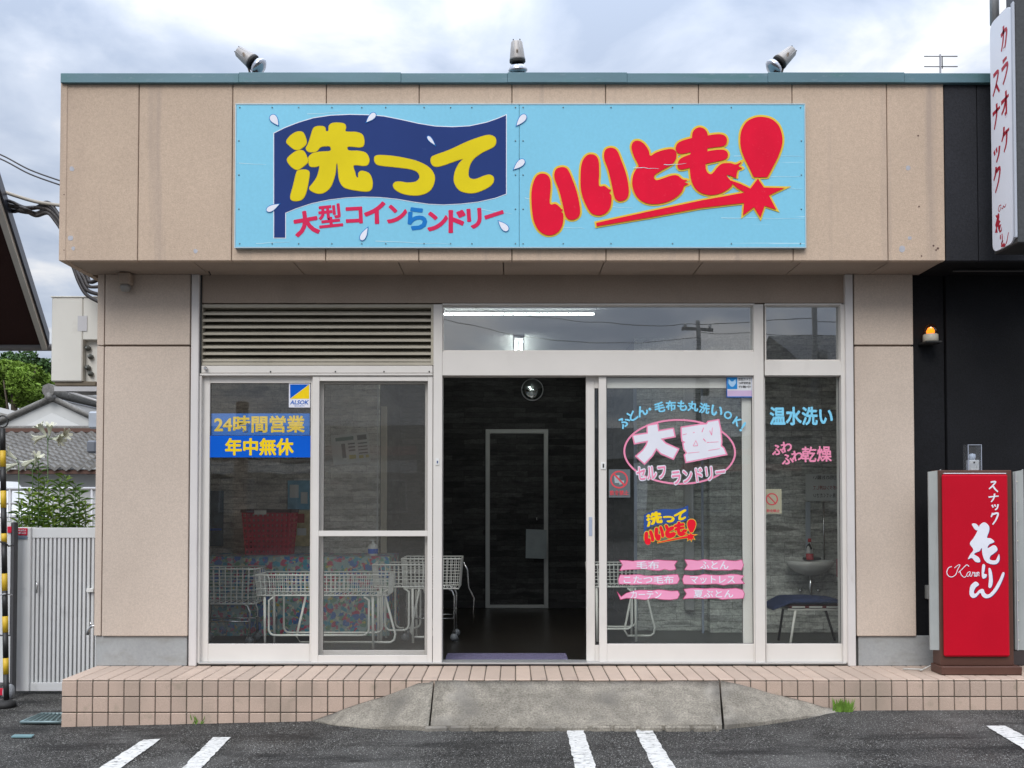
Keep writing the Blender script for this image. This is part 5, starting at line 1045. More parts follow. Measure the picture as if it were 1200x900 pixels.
for dx in (-.05, .12): MB().lathe([(0, 0), (.018, .002), (.018, .03), (0, .034)], Matrix.Translation((c.x + dx, YK - .03, zk - .26)) @ Matrix.Rotation(pi / 2, 4, 'X'), 10).build('stop_valve', chrome, sk)
c2 = W(949, 640, YK - .08); t = thing('red_bottle', 'red and white cleaning bottle standing at the back of the basin', 'bottle', (c2.x, YK - .075, zk + .02))
mt = Matrix.Translation((c2.x, YK - .075, zk + .022)); MB().lathe([(0, 0), (.032, .001), (.034, .012), (.034, .06), (0, .06)], mt, 16).build('bottle_base', mat('bright_red_plastic', (.5, .03, .04), .4).m, t); MB().lathe([(.033, .0605), (.028, .11), (.014, .14), (.014, .165), (0, .165)], mt, 16).build('bottle_top', white, t); MB().lathe([(.0145, .1655), (.016, .17), (.014, .20), (0, .20)], mt, 12).build('cap', bpy.data.materials['bright_red_plastic'], t)
x0, x1, z0, z1 = R(943, 555, 990, 640, YK - .015)
MB().tube([W(965, 588, YK - .03), W(966, 662, YK - .03)], .008, 8).build('water_pipe', chrome, sk); pbox('splash_strip', (944.5, 588, 950, 655), YK - .02, YK - .004, mat('pale_blue_strip', (.45, .50, .55), .4).m, sk)
t = thing('mirrored_notice', 'mirror image of a grey notice, its black and red writing drawn reversed above the basin', 'notice', ((x0 + x1) / 2, YK - .02, W(600, 586, YK).z))  # flat sheet drawn as a notice's reflection, no mirror is modelled
pbox('notice_sheet', (944, 555.5, 989, 587), YK - .020, YK - .0185, mat('grey_paper', (.55, .58, .56), .7).m, t, 0)
for s_, py, m_ in (('ご利用のお願い', 559.5, dkt), ('このボタンは押して', 571.5, mat('dull_red_print', (.28, .05, .05), .7).m), ('手を洗ってください', 580.5, dkt)): txt('lettering', s_, 970, py, 34, 5, YK - .0212, m_, t, mirror=True, bold=.01)
# chair with cushion
YC = .85
ch = thing('folding_chair', 'red-backed metal chair beside the basin in the far right window', 'chair', (W(950, 750, YC).x, YC + .2, 0))
zs_ = RZ(713, YC); xc0, xc1 = RX(925, YC), RX(990, YC)
MB().box(xc0, xc1, YC, YC + .38, zs_, zs_ + .025, .008).build('seat', mat('dark_red_vinyl', (.20, .02, .02), .5).m, ch)
for k in range(3): MB().box(xc0 + .02 + k * .145, xc0 + .13 + k * .145, YC - .006, YC - .0005, zs_ + .004, zs_ + .020, .002).build('seat_clip', offwhite, ch)
MB().box(xc0 - .01, xc1 + .01, YC + .01, YC + .37, zs_ - .02, zs_ - .002, .003).build('seat_frame', offwhite, ch)
for xa_, xb_, ya_, yb_ in ((932, 925, YC + .02, YC - .03), (985, 988, YC + .02, YC - .03), (918, 912, YC + .33, YC + .38), (966, 978, YC + .33, YC + .38)):
    MB().tube([(RX(xa_, ya_), ya_, zs_ - .02), (RX(xb_, yb_), yb_, .005)], .011, 8).build('leg', offwhite if ya_ < YC + .1 else cab, ch)
MB().tube([(RX(984, YC + .36), YC + .36, zs_ + .03), (RX(987, YC + .42), YC + .42, zs_ + .36)], .011, 8).build('back_post', offwhite, ch)
MB().box(RX(979, YC + .4), RX(979, YC + .4) + .30, YC + .36, YC + .385, zs_ + .23, zs_ + .40, .01).build('backrest', mat('dull_red_vinyl', (.22, .06, .06), .5).m, ch)
zc = zs_ + .03; bm = MB(); nu, nv = 18, 12; V = [[], []]
cu0, cu1 = RX(904, YC), RX(990, YC)
for s_ in (0, 1):
    for j in range(nv + 1):
        row = []
        for i in range(nu + 1):
            u, v = i / nu, j / nv; e_ = (sin(pi * u) * sin(pi * v)) ** .4 if 0 < u < 1 and 0 < v < 1 else 0
            x_ = cu0 + (cu1 - cu0) * u; y_ = YC - .05 + .44 * v; sag_ = -.05 * max(0, .25 - u) / .25 * 1.3
            row.append((x_, y_, zc + .024 + (1 if s_ else -1) * .026 * e_ + sag_ + .004 * noise.noise(Vector((x_ * 12, y_ * 12, 0))) + (.012 * sin(u * 3) if s_ else 0)))
        V[s_].append([bm.bm.verts.new(p) for p in row] if s_ == 0 else row)
top = [[(V[0][j][i] if (i in (0, nu) or j in (0, nv)) else bm.bm.verts.new(V[1][j][i])) for i in range(nu + 1)] for j in range(nv + 1)]
for j in range(nv):
    for i in range(nu):
        bm.bm.faces.new((V[0][j][i], V[0][j + 1][i], V[0][j + 1][i + 1], V[0][j][i + 1])).smooth = True; bm.bm.faces.new((top[j][i], top[j][i + 1], top[j + 1][i + 1], top[j + 1][i])).smooth = True
o = bm.build('seat_cushion', mat('navy_cotton', (.022, .035, .09), .95, 0, .1).vary(25, .15).bump(180, .4, .003).m); tag(o, 'navy blue seat cushion lying on the chair in the far right window', 'cushion')

# ================================================================== LEFT SIDE: GATE, POLE, PLANTS
YGt = .58; galv = mat('galvanised_gate_paint', (.66, .67, .67), .4, .05).vary(2, .05).spots(5, .62, .78, (.26, .27, .28), .4).m
gt = thing('slatted_gate', 'light grey metal gate of narrow vertical bars left of the building', 'gate', (W(65, 800, YGt).x, YGt, ground_z(-4)))
gx0, gx1 = W(35.5, 700, YGt).x, W(118, 700, YGt).x
zt0, zt1 = W(600, 630.5, YGt).z, W(600, 618.5, YGt).z; zb0, zb1 = W(600, 810, YGt).z, W(600, 800, YGt).z
MB().box(gx0, gx1, YGt, YGt + .05, zt0, zt1, .003).build('top_rail', galv, gt); MB().box(gx0, gx1, YGt, YGt + .05, zb0, zb1, .003).build('bottom_rail', galv, gt)
slatb = MB().box(-.011, .011, 0, .04, zb1, zt0, .002).bm; sme = bpy.data.meshes.new('slat'); slatb.to_mesh(sme); slatb.free(); sme.materials.append(galv)
xx = gx0 + .018
while xx < gx1:
    o = bpy.data.objects.new('slat', sme); COL.objects.link(o); o.parent = gt; o.location = Vector((xx, YGt + .005, 0)) - gt.location; xx += .0345
MB().box(W(17.5, 700, YGt - .02).x, W(35, 700, YGt - .02).x, YGt - .02, YGt + .08, ground_z(-4) + .03, zt1 + .004, .004).build('gate_post', galv, gt)
MB().box(gx0, gx1, YGt + .055, YGt + .07, zb1, zt0).build('gap_sheet', mat('dark_gap_sheet', (.02, .02, .02), .8).m, gt)  # near-black sheet stands in for the dark gaps between the bars
pbox('hinge', (14.5, 645, 18.5, 661), YGt - .03, YGt, white, gt); pbox('hinge', (14.5, 788, 18.5, 803), YGt - .03, YGt, white, gt)
pbox('latch', (101, 689.5, 109, 694), YGt - .025, YGt, white, gt)
MB().tube([tuple(W(42, 681, YGt - .02)), tuple(W(44, 686, YGt - .03)), tuple(W(43, 695, YGt - .02))], .006).build('pull', chrome, gt)
ws = pbox('warning_sign', (20.5, 619, 32, 627.5), YGt - .026, YGt - .022, ink('notice_red', (.50, .02, .05))); tag(ws, 'small red notice plate at the top of the gate post', 'notice plate')
for k in range(2): txt('lettering', ('駐車禁止', '関係者以外')[k], 26.2, 621.6 + 3.2 * k, 9, 2, YGt - .0265, inkw, ws, bold=.01)
pbox('lower_plate', (20.5, 628, 32, 632), YGt - .026, YGt - .022, mat('blue_grey_plate', (.15, .2, .26), .5).m, ws)
gp = thing('folding_gate_panel', 'plain grey folded gate panel at the far left edge behind the striped pole', 'gate panel', (W(4, 740, .45).x, .45, ground_z(-5)))
pbox('panel_sheet', (-40, 612, 12, 744), .45, .48, galv, gp); pbox('panel_edge', (12.3, 612, 15.5, 812), .44, .50, mat('dark_hinge_edge', (.06, .06, .065), .6).m, gp); pbox('lower_panel', (-40, 746, 12, 800), .455, .48, galv, gp)
pbox('red_reflector', (8.5, 617, 13.2, 624.5), .436, .4495, ink('reflector_red', (.55, .02, .05)), gp); pbox('red_reflector', (-20, 807, 4, 815), .436, .454, bpy.data.materials['reflector_red'], gp)
MB().lathe([(0, -.02), (.055, -.02), (.06, 0), (.055, .02), (0, .02)], Matrix.Translation((W(10, 820, .4).x, .4, ground_z(-4) + .06)) @ Matrix.Rotation(pi / 2, 4, 'Y'), 18).build('wheel', mat('grey_white_wheel', (.4, .42, .45), .5).m, gp)
# pole
YP = .12; c = W(5, 828, YP); xp_ = c.x; zg = ground_z(xp_); ztp = W(600, 502, YP).z
pl = thing('striped_pole', 'black and yellow striped pole with a ring on top at the far left', 'pole', (xp_, YP, zg))
bands = [(502, 528, 'k'), (528, 547, 'y'), (547, 575, 'k'), (575, 595, 'y'), (595, 625, 'k'), (625, 636, 'y'), (636, 672, 'k'), (672, 692, 'y'), (692, 722, 'k'), (722, 741, 'y'), (741, 771, 'k'), (771, 790, 'y'), (790, 822, 'k')]
ypm = mat('yellow_pole_paint', (.62, .40, .02), .5).vary(6, .12).m; bpm = mat('black_pole_paint', (.015, .015, .015), .5).m
for a, b_, k in bands:
    p0, p1 = W(3.0 + (a - 502) * .014, a, YP), W(3.0 + (b_ - 502) * .014, b_, YP); MB().tube([p1, p0], .0205 if k == 'y' else .020, 14).build('band', ypm if k == 'y' else bpm, pl)
pt = W(3, 494, YP); MB().tube([(pt.x + .042 * cos(t_ * pi / 8), YP, pt.z + .045 * sin(t_ * pi / 8)) for t_ in range(16)], .006, 6, closed=True).build('ring', bpm, pl)
MB().lathe([(.0, 0), (.075, .002), (.07, .04), (.03, .055), (0, .055)], Matrix.Translation((W(7, 815, YP).x, YP, zg)), 18).build('pole_base', blackr, pl)
MB().tube([W(-6, 634, YP - .03), W(6, 636, YP - .03), W(10, 640, YP), W(16, 639, YP + .2)], .006).build('chain', blackr, pl)
MB().tube([W(-6, 698, YP - .03), W(6, 696, YP - .03), W(14, 697, YP + .2)], .005).build('chain', silver, pl)
# garden tap on the wall
c = W(107, 736, .1); MB
t = thing('garden_tap', 'chrome garden tap on the side wall beside the gate', 'tap', tuple(W(108, 742, .15)))
MB().tube([W(113, 733, .15), W(107, 734, .15), W(104, 738, .15), W(102.5, 744, .15)], .010, 8).build('spout', chrome, t); MB().tube([W(106, 729, .15), W(108, 735, .15)], .006, 6).build('valve_handle', chrome, t)
# drain cover and little lid
def gpoly(pts, dz): return [Vector((p.x, p.y, ground_z(p.x) + dz)) for p in (G(*q_) for q_ in pts)]
dc = thing('drain_cover', 'grey-green steel drain cover in the asphalt beside the step', 'drain cover', tuple(G(50, 846)))
pp = gpoly([(24, 849.5), (72, 849.5), (78, 839.5), (48, 839.5)], .008); MB().prism(pp, (0, 0, .008)).build('cover_plate', mat('green_grey_steel', (.10, .15, .15), .5, .4).vary(12, .2).m, dc)
fr_ = mat('pale_steel_frame', (.22, .30, .31), .45, .3).vary(10, .15).m
for a, b_ in ((0, 1), (1, 2), (2, 3), (3, 0)): MB().tube([pp[a] + Vector((0, 0, .012)), pp[b_] + Vector((0, 0, .012))], .008, 6).build('frame_bar', fr_, dc)
for k in range(1, 7): MB().tube([pp[0].lerp(pp[1], k / 7) + Vector((0, 0, .017)), pp[3].lerp(pp[2], k / 7) + Vector((0, 0, .017))], .004, 4).build('grate_bar', fr_, dc)
pp = gpoly([(13, 865.5), (37, 865.5), (40, 863), (17, 863)], .006); o = MB().prism(pp, (0, 0, .008)).build('meter_lid', mat('pale_teal_lid', (.16, .28, .30), .5).m); tag(o, 'tiny pale teal lid in the asphalt in front of the drain cover', 'lid')
# weeds at the ramp tip and under the step
leafm = mat('weed_green', (.14, .26, .04), .7, 0, .2).vary(20, .3).m
def weed(px, py, n, h, label):
    c = G(px, py); bm = MB()
    for k in range(n):
        a = random.uniform(0, 2 * pi); r_ = random.uniform(0, .045); p = c + Vector((r_ * cos(a) * 1.6, r_ * sin(a) * .5, 0)); tip = p + Vector((random.uniform(-.04, .04), random.uniform(-.02, .02), h * random.uniform(.4, 1.2))); s_ = Vector((.004, 0, 0))
        m_ = p.lerp(tip, .6) + Vector((random.uniform(-.008, .008), 0, 0)); v = [bm.bm.verts.new(q_) for q_ in (p - s_, p + s_, m_ + s_ * .8, tip, m_ - s_ * .8)]; bm.bm.faces.new(v)
    tag(bm.build('weed_tuft', leafm, fix=False), label, 'weed')
weed(988, 834, 110, .085, 'small green weed tuft at the right tip of the concrete ramp'); weed(231, 848, 16, .07, 'thin weed growing at the foot of the tiled step on the left')
# ---- lilies
random.seed(21)
lgreen = mat('lily_leaf_green', (.10, .19, .035), .6, 0, .3).vary(9, .45).m; lyell = mat('young_leaf_green', (.22, .33, .05), .6, 0, .3).vary(9, .35).m; stemm = mat('stem_green', (.07, .13, .04), .6).m; petal = mat('lily_white', (.72, .74, .62), .5).vary(20, .06).m
def lily(px, py_top, Y, flowers, label, lg=lgreen, dens=64, lean=0):
    base = W(px, 640, Y); base.z = ground_z(base.x); top = W(px + lean, py_top, Y); H = top.z - base.z
    t = thing('lily_plant', label, 'plant', tuple(base), 'lilies growing behind the gate')
    MB().tube([base, base.lerp(top, .5) + Vector((.01, 0, 0)), top], .009, 6, r1=.004).build('stem', stemm, t)
    bm = MB()
    hs = H if not flowers else H * .80
    for k in range(dens):
        f = .42 + .58 * k / dens; p = base.lerp(top, f * hs / H); a = k * 2.4; L = random.uniform(.10, .17) * (1.1 - .7 * max(0, f - .6)); d = Vector((cos(a), sin(a), random.uniform(.3, 1.1))).normalized(); s_ = Vector((-sin(a), cos(a), .3)) * .0135
        m1 = p + d * L * .45; tip = p + d * L + Vector((0, 0, -.035)); v = [bm.bm.verts.new(q_) for q_ in (p, m1 + s_, tip, m1 - s_)]; bm.bm.faces.new((v[0], v[1], v[2])); bm.bm.faces.new((v[0], v[2], v[3]))
    bm.build('leaves', lg, t, kind='stuff', fix=False)
    for (fx_, fy_, ang) in flowers:
        c = W(fx_, fy_, Y); d = Vector((cos(radians(ang)), -.35, sin(radians(ang)))).normalized(); q = d.to_track_quat('Z', 'Y').to_matrix().to_4x4(); mt = Matrix.Translation(c - d * .06) @ q
        bm = MB()
        for k in range(6):
            a = k * pi / 3; prof = [(.006, 0, .004), (.012, .05, .010), (.024, .09, .016), (.052, .115, .012), (.062, .108, .001)]; L_, R_ = [], []
            for r_, z_, w_ in prof: L_.append(bm.bm.verts.new(mt @ Vector((r_ * cos(a) - w_ * sin(a), r_ * sin(a) + w_ * cos(a), z_)))); R_.append(bm.bm.verts.new(mt @ Vector((r_ * cos(a) + w_ * sin(a), r_ * sin(a) - w_ * cos(a), z_))))
            for i in range(4): bm.bm.faces.new((L_[i], L_[i + 1], R_[i + 1], R_[i])).smooth = True
        bm.build('flower', petal, t, fix=False); MB().tube([top, c - d * .06], .004, 5).build('flower_stalk', stemm, t)
lily(56, 516, 1.15, [(46, 513, 200), (49, 503, 120), (58, 503, 80), (74, 510, 10), (67, 515, -10)], 'tallest lily with a head of white trumpet flowers behind the gate')
lily(22, 545, 1.05, [(12, 533, 140), (12, 546, 200)], 'lily with two large white blooms at the far left behind the gate', dens=40)
lily(38, 548, 1.2, [(33, 542, 210), (43, 538, 60)], 'lily with low white buds left of the tallest one', dens=70)
for i, (px, py, Y_, lg) in enumerate(((45, 540, 1.3, lgreen), (52, 560, 1.0, lyell), (70, 562, 1.0, lgreen), (76, 556, 1.35, lyell), (88, 566, 1.05, lgreen), (93, 574, 1.3, lgreen), (34, 575, .95, lyell), (62, 585, .9, lyell), (100, 590, 1.1, lyell), (45, 590, .9, lgreen), (25, 590, 1.2, lyell), (80, 595, .9, lgreen))):
    lily(px, py, Y_, [], ('leafy green lily stem without flowers, %s' % ['just right of the bud-bearing lily', 'yellow-green, below the tallest lily', 'right of the tallest lily', 'pale and tall, right of centre', 'tallest near the building', 'nearest the pillar', 'pale, low at the left', 'pale and low in the middle', 'palest, beside the pillar', 'dark and low left of centre', 'thin and pale at the far left', 'dark and low right of centre'][i]), lg, dens=84)
b = MB(); 
for k in range(1300):
    p = Vector((random.uniform(W(-20, 600, 1.8).x, W(112, 600, 1.4).x), random.uniform(1.2, 2.4), random.uniform(.55, 1.05))); d = Vector((random.uniform(-1, 1), random.uniform(-1, 1), random.uniform(-.3, 1))).normalized() * .05; s_ = Vector((random.uniform(-1, 1), random.uniform(-1, 1), 0)) * .012
    v = [b.bm.verts.new(q_) for q_ in (p, p + d * .5 + s_, p + d, p + d * .5 - s_)]; b.bm.faces.new(v)
tag(b.build('undergrowth', mat('pale_undergrowth', (.20, .27, .08), .7).vary(12, .4).m, kind='stuff', fix=False), 'pale mixed undergrowth filling the bed behind the gate', 'undergrowth')

# ---- guard rail, car, houses, trees behind
YH = 9.0
gr = thing('guard_railing', 'pale grey pipe railing behind the plants', 'railing', (W(60, 640, 4).x, 4, ground_z(-6)))
for py in (573, 590, 606): MB().tube([W(-60, py, 4), W(135, py, 4)], .022 if py == 573 else .012, 8).build('rail', silver, gr)
for px in (-30, 12, 60, 108): MB().tube([Vector((W(px, 600, 4).x, 4, ground_z(-6))), W(px, 573, 4)], .02, 8).build('rail_post', silver, gr)
# house
hs = thing('tiled_house', 'old white-walled house with grey tiled roof and white gable behind the gate', 'house', (W(60, 600, YH).x, YH, ground_z(-8)))
hw = mat('white_house_wall', (.55, .56, .55), .8).vary(2, .06).m; rt = mat('grey_roof_tile', (.17, .165, .155), .6, 0, .3).vary(3, .15).vary(25, .3).m; hbr = mat('brown_eave', (.10, .05, .035), .7).m
x0, x1 = W(-150, 560, YH).x, W(330, 560, YH).x
MB().box(x0, x1, YH + .4, YH + 6, ground_z(-8), W(600, 550, YH + .4).z).build('wall', hw, hs)
bm = MB(); Ye0, Ye1 = YH, YH + 2.6; ze0, ze1 = W(600, 549, Ye0).z, W(600, 508, Ye1).z; nr, pit = 17, .20; ncl = int((x1 - x0) / pit)
for j in range(nr):
    y0_, y1_ = Ye0 + (Ye1 - Ye0) * j / nr, Ye0 + (Ye1 - Ye0) * (j + 1) / nr; z0_, z1_ = ze0 + (ze1 - ze0) * j / nr + .05, ze0 + (ze1 - ze0) * (j + 1) / nr; prev = None
    for i in range(ncl * 4 + 1):
        x_ = x0 + pit * i / 4; h_ = .035 * sin(2 * pi * (i % 4) / 4); cur = [bm.bm.verts.new((x_, y0_, z0_ - .06 + h_)), bm.bm.verts.new((x_, y0_, z0_ + h_)), bm.bm.verts.new((x_, y1_ + .03, z1_ + .01 + h_))]
        if prev: bm.bm.faces.new((prev[0], cur[0], cur[1], prev[1])); bm.bm.faces.new((prev[1], cur[1], cur[2], prev[2]))
        prev = cur
bm.build('roof_tiles', rt, hs, kind='stuff', fix=False)
MB().box(x0, x1, YH + .05, YH + .4, ze0 - .09, ze0 - .02).build('eave_board', hbr, hs)
MB().box(x0, x1, Ye1 - .05, Ye1 + .2, ze1 - .05, W(600, 499, Ye1).z, .02).build('ridge_band', rt, hs); MB().box(x0, x1, Ye1 - .08, Ye1 - .051, ze1 + .02, ze1 + .10).build('ridge_trim', hbr, hs)
Ygb = Ye1 + .1; ap = W(62, 471, Ygb); gl_, gr_ = W(-20, 508, Ygb), W(140, 508, Ygb)
MB().prism([gl_, gr_, ap], (0, .2, 0)).build('gable', hw, hs)
ap2 = W(62, 484, Ygb - .02); MB().prism([W(22, 503, Ygb - .06), W(102, 503, Ygb - .06), ap2 + Vector((0, -.04, 0))], (0, .03, 0)).build('gable_relief', mat('gable_white', (.62, .63, .62), .7).m, hs)
for a, b_ in ((gl_, ap), (ap, gr_)):
    d_ = (b_ - a); n_ = Vector((-d_.z, 0, d_.x)).normalized(); n_ = n_ if n_.z > 0 else -n_
    MB().prism([a, b_, b_ + n_ * .07, a + n_ * .07], (0, 5, 0)).build('roof', rt, hs); MB().tube([a + n_ * .08 + Vector((0, -.06, 0)), b_ + n_ * .08 + Vector((0, -.06, 0))], .05, 8).build('barge_tile', rt, hs)
MB().lathe([(0, -.14), (.07, -.1), (.10, .0), (.07, .1), (0, .12)], Matrix.Translation(ap + Vector((0, -.1, .10))) @ Matrix.Rotation(pi / 2, 4, 'X'), 12).build('ridge_end_tile', rt, hs)
MB().tube([ap + Vector((0, -.2, .22)), ap + Vector((0, 5, .22))], .13, 8).build('ridge', rt, hs)
MB().box(W(103, 490, YH + 1.6).x, W(140, 490, YH + 1.6).x, YH + 1.6, YH + 1.75, W(600, 502, YH + 1.6).z, W(600, 482, YH + 1.6).z, .03).build('solar_heater', mat('pale_grey_panel', (.35, .38, .42), .4).vary(4, .1).m, hs)
MB().box(W(104, 520, YH + .3).x, W(115, 520, YH + .3).x, YH + .2, YH + .4, W(600, 530, YH).z, W(600, 515, YH).z, .03).build('vent_box', mat('vent_grey', (.12, .13, .15), .5).m, hs)
# second roof at the far left and small shed roof on the right
h2 = thing('neighbour_shed', 'low grey-roofed house partly cut off at the far left edge', 'house', tuple(W(-30, 560, YH + 3)))
a, b_ = W(-120, 455, YH + 4), W(36, 492, YH + 4); MB().prism([a, b_, b_ + Vector((0, 0, -.12)), a + Vector((0, 0, -.12))], (0, 4, 0)).build('roof', mat('weathered_light_roof', (.28, .27, .25), .7).vary(3, .1).m, h2)
MB().prism([a + Vector((0, .3, -.13)), b_ + Vector((-.4, .3, -.13)), Vector((b_.x - .4, b_.y + .3, 0)), Vector((a.x, a.y + .3, 0))], (0, 3, 0)).build('wall', hw, h2)
# a bigger grey roof seen under the air conditioner
h3 = thing('grey_roof_house', 'grey slab roof of a house showing under the air-conditioner unit', 'house', tuple(W(110, 560, 20)))
MB().prism([W(50, 452, 20), W(150, 460, 20), W(150, 475, 18), W(60, 468, 18)], (0, 0, -.15)).build('roof', mat('slate_grey_roof', (.16, .17, .19), .6).vary(3, .1).m, h3); MB().box(W(70, 500, 20).x, W(150, 500, 20).x, 18.4, 20, 0, W(600, 472, 18.4).z - .2).build('wall', hw, h3)
# car
cr_ = thing('parked_car', 'white compact car partly visible through the railing at the far left', 'car', tuple(W(-5, 620, 6)))
cx1 = W(16, 590, 6).x; zt2, zb2 = W(600, 575, 6).z, W(600, 612, 6).z; sec = [(cx1, 0), (cx1, .55), (cx1 - .45, .62), (cx1 - .75, 1.05), (cx1 - 2.2, 1.08), (cx1 - 2.5, .6), (cx1 - 2.5, 0)]
MB().prism([(x, 6, zb2 - .45 + z_ * 1.0) for x, z_ in sec], (0, 1.5, 0)).build('body', white, cr_)
MB().prism([(x, 5.99, zb2 - .45 + z_) for x, z_ in ((cx1 - .55, .64), (cx1 - .78, .98), (cx1 - 1.3, .99), (cx1 - 1.3, .64))], (0, -.01, 0)).build('side_window', mat('dark_car_glass', (.05, .07, .09), .1).m, cr_)
for xx in (cx1 - .45, cx1 - 2.0): MB().lathe([(0, -.08), (.26, -.08), (.26, .08), (0, .08)], Matrix.Translation((xx, 6.0, zb2 - .45)) @ Matrix.Rotation(pi / 2, 4, 'X'), 20).build('wheel', blackr, cr_)
# trees
def tree(px, py, Y, rx, rz, label, col, n=5200, leaf=.13):
    c = W(px, py, Y); base = Vector((c.x, Y, ground_z(c.x))); t = thing('leafy_tree', label, 'tree', tuple(base), 'trees beyond the tiled house')
    b = MB(); b.tube([base, base.lerp(c, .5) + Vector((.1, 0, 0)), c], .22, 8, r1=.08)
    for k in range(7):
        a = k * 2.4; b.tube([base.lerp(c, .55 + .06 * k), c + Vector((cos(a) * rx * .6, sin(a) * rx * .6, rz * random.uniform(-.2, .7)))], .06, 5, r1=.02)
    b.build('trunk', mat('bark', (.10, .08, .06), .9).m if 'bark' not in bpy.data.materials else bpy.data.materials['bark'], t)
    bm = MB(); cl = [(Vector((random.uniform(-1, 1), random.uniform(-1, 1), random.uniform(-.8, 1)))) for _ in range(26)]; cl = [v * (1 / max(1, v.length)) for v in cl]
    for k in range(n):
        u = random.choice(cl); v = Vector((random.gauss(0, 1), random.gauss(0, 1), random.gauss(0, 1))).normalized() * random.uniform(.5, 1) ** .5 * .30
        p = c + Vector(((u.x * .8 + v.x) * rx, (u.y * .8 + v.y) * rx, (u.z * .8 + v.z) * rz)); d = Vector((random.uniform(-1, 1), random.uniform(-1, 1), random.uniform(-1, 1))).normalized() * leaf * random.uniform(.6, 1.3); s_ = d.cross(Vector((random.uniform(-1, 1), random.uniform(-1, 1), random.uniform(-1, 1)))).normalized() * leaf * .45
        q = [bm.bm.verts.new(x) for x in (p - d, p + s_, p + d, p - s_)]; bm.bm.faces.new(q)
    bm.build('crown', mat('foliage', col, .7, 0, .2).vary(1.1, .35).vary(8, .4).m, t, kind='stuff', fix=False)
tree(16, 452, 22, 1.15, .95, 'rounded bright green tree at the left edge beyond the roofs', (.15, .24, .035), 11000, .085)
tree(36, 440, 27, 1.2, .95, 'darker green tree just right of the bright one', (.05, .10, .03), 5200, .10)
tree(64, 462, 29, 1.0, .9, 'sparse dark tree half hidden behind the air-conditioner unit', (.045, .085, .03), 3600, .10)
tree(-45, 445, 26, 1.8, 1.2, 'dark green tree beyond the left edge of the view', (.05, .09, .03), 3000)

# ================================================================== ACROSS THE STREET (seen only as reflections in the glass)
def pale(name, col): return mat(name, col, .8).vary(1.2, .08).m
def facing_house(x0, x1, y, h, wall, roofc, label, style='gable'):
    t = thing('street_house', label, 'house', ((x0 + x1) / 2, y, -.25), 'houses across the street')
    MB().box(x0, x1, y - 7, y, -.3, h).build('wall', wall, t)
    b = MB(); rt_ = roofc
    if style == 'gable': b.prism([(x0 - .5, y + .5, h), (x0 - .5, y - 7.5, h), (x0 - .5, y - 3.5, h + 1.6)], (x1 - x0 + 1, 0, 0))
    else: b.box(x0 - .3, x1 + .3, y - 7, y + .8, h, h + .35)
    b.build('roof', rt_, t)
    n = max(2, int((x1 - x0) / 2.4))
    for k in range(n):
        xc = x0 + (x1 - x0) * (k + .5) / n; fr = MB().box(xc - .6, xc + .6, y + .001, y + .05, .9, 2.1).build('window', silver, t); MB().box(xc - .54, xc + .54, y + .051, y + .06, .96, 2.04).build('window_pane', mat('dark_far_glass', (.04, .05, .06), .15).m if 'dark_far_glass' not in bpy.data.materials else bpy.data.materials['dark_far_glass'], fr)
    return t
dkroof = pale('dark_far_roof', (.06, .065, .07)); brw = pale('brown_far_wall', (.10, .08, .065)); grw = pale('grey_far_wall', (.12, .12, .12)); crw = pale('cream_far_wall', (.20, .18, .15))
facing_house(-26, -15, -30, 3.6, grw, dkroof, 'grey tiled house across the street, far left of the row')
t = facing_house(-14, -3.0, -26, 3.6, brw, dkroof, 'brown flat-roofed shop with red stripe across the street', 'flat')
MB().box(-13.6, -3.4, -25.99, -25.7, 2.9, 3.25).build('red_stripe', mat('shop_red_stripe', (.42, .05, .03), .6).m, t); MB().box(-13.6, -3.4, -25.985, -25.75, 2.3, 2.7).build('white_stripe', white, t)
facing_house(-2.0, 5.0, -31, 3.0, grw, dkroof, 'dark hipped house across the street, opposite the sliding door')
t = facing_house(5.6, 9.8, -24, 3.1, crw, dkroof, 'small shop with red awning stripes across the street', 'flat')
for k in range(2): MB().box(5.7, 9.7, -23.99, -23.7, 2.3 + k * .55, 2.5 + k * .55).build('red_stripe', bpy.data.materials['shop_red_stripe'], t)
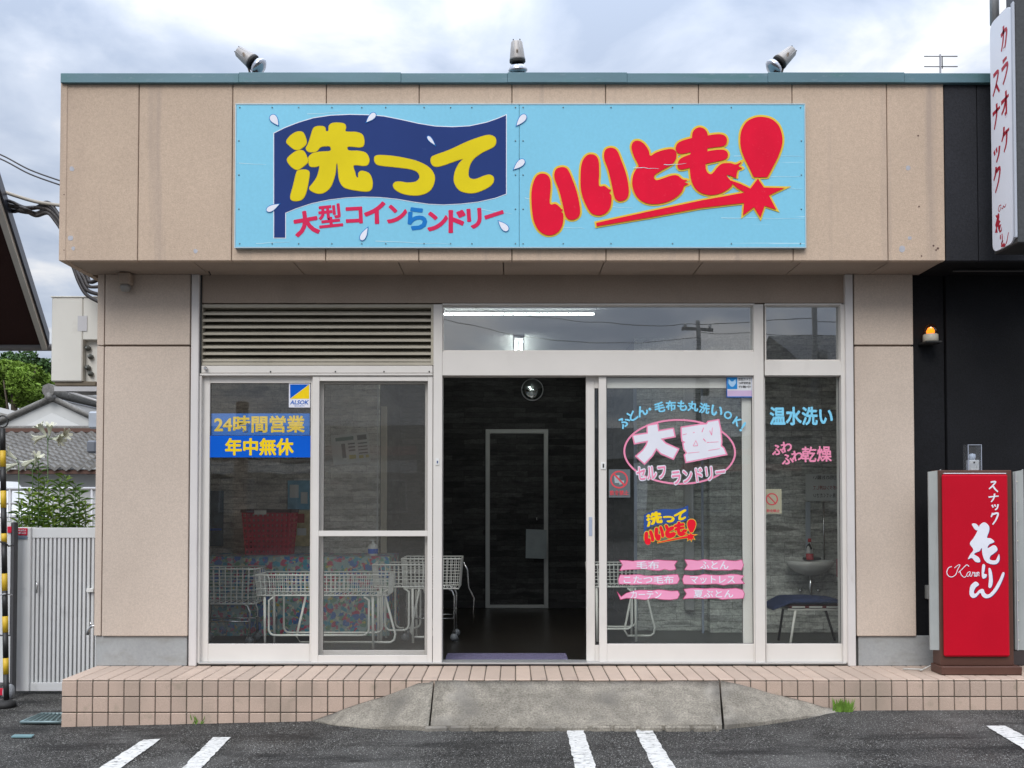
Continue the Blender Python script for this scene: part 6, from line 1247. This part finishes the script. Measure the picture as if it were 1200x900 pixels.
facing_house(10.3, 20, -24.5, 6.0, brw, dkroof, 'tall dark house across the street, right of the small shop'); facing_house(24, 36, -30, 3.8, grw, dkroof, 'grey house at the far right across the street')
def upole(x, y, h, label):
    t = thing('utility_pole', label, 'utility pole', (x, y, -.25), 'utility poles across the street'); pm = bpy.data.materials.get('concrete_pole') or mat('concrete_pole', (.16, .16, .155), .8).m
    MB().tube([(x, y, -.3), (x, y, h)], .13, 10, r1=.08).build('shaft', pm, t)
    for dz in (.3,): MB().box(x - .55, x + .55, y - .05, y + .05, h - dz - .05, h - dz + .05).build('crossarm', pm, t)
    for dx in (-.45, 0, .45): MB().lathe([(.0, 0), (.05, .02), (.06, .1), (0, .16)], Matrix.Translation((x + dx, y, h - .25)), 8).build('insulator', white, t)
    MB().lathe([(0, 0), (.16, .01), (.16, .45), (0, .47)], Matrix.Translation((x + .22, y, h - 2.6)), 12).build('transformer', pm, t)
upole(-2.7, -24, 8.4, 'utility pole across the street at the left of the transom reflection'); upole(6.5, -25, 7.6, 'utility pole across the street mirrored near the middle of the transom'); upole(9.2, -21, 8.0, 'utility pole across the street mirrored at the right end of the transom')
for (x0_, y0_, z0_, x1_, y1_, z1_), w_ in zip(((-20, -26, 8.5, -2.7, -24, 8.1), (-2.7, -24, 8.1, 9.2, -21, 6.9), (-2.7, -24, 7.5, 6.5, -25, 7.0), (6.5, -25, 7.2, 24, -23, 7.6), (9.2, -21, 6.8, 26, -21, 7.3)), ('leftmost, before the left pole', 'upper, from left pole to right pole', 'lower, from left pole to middle pole', 'from the middle pole off to the right', 'from the right pole off to the right')):
    q = [Vector((x0_ + (x1_ - x0_) * k / 12, y0_ + (y1_ - y0_) * k / 12, z0_ + (z1_ - z0_) * k / 12 - .5 * sin(pi * k / 12))) for k in range(13)]
    tag(MB().tube(q, .011, 5).build('street_wire', cab), 'street wire across the road, ' + w_, 'wire', 'wires between the utility poles')
o = MB().box(-6.0, -5.78, -13.1, -12.9, -.35, 3.4).build('brown_post', pbw); tag(o, 'reddish brown wooden post mirrored in the left window', 'post')
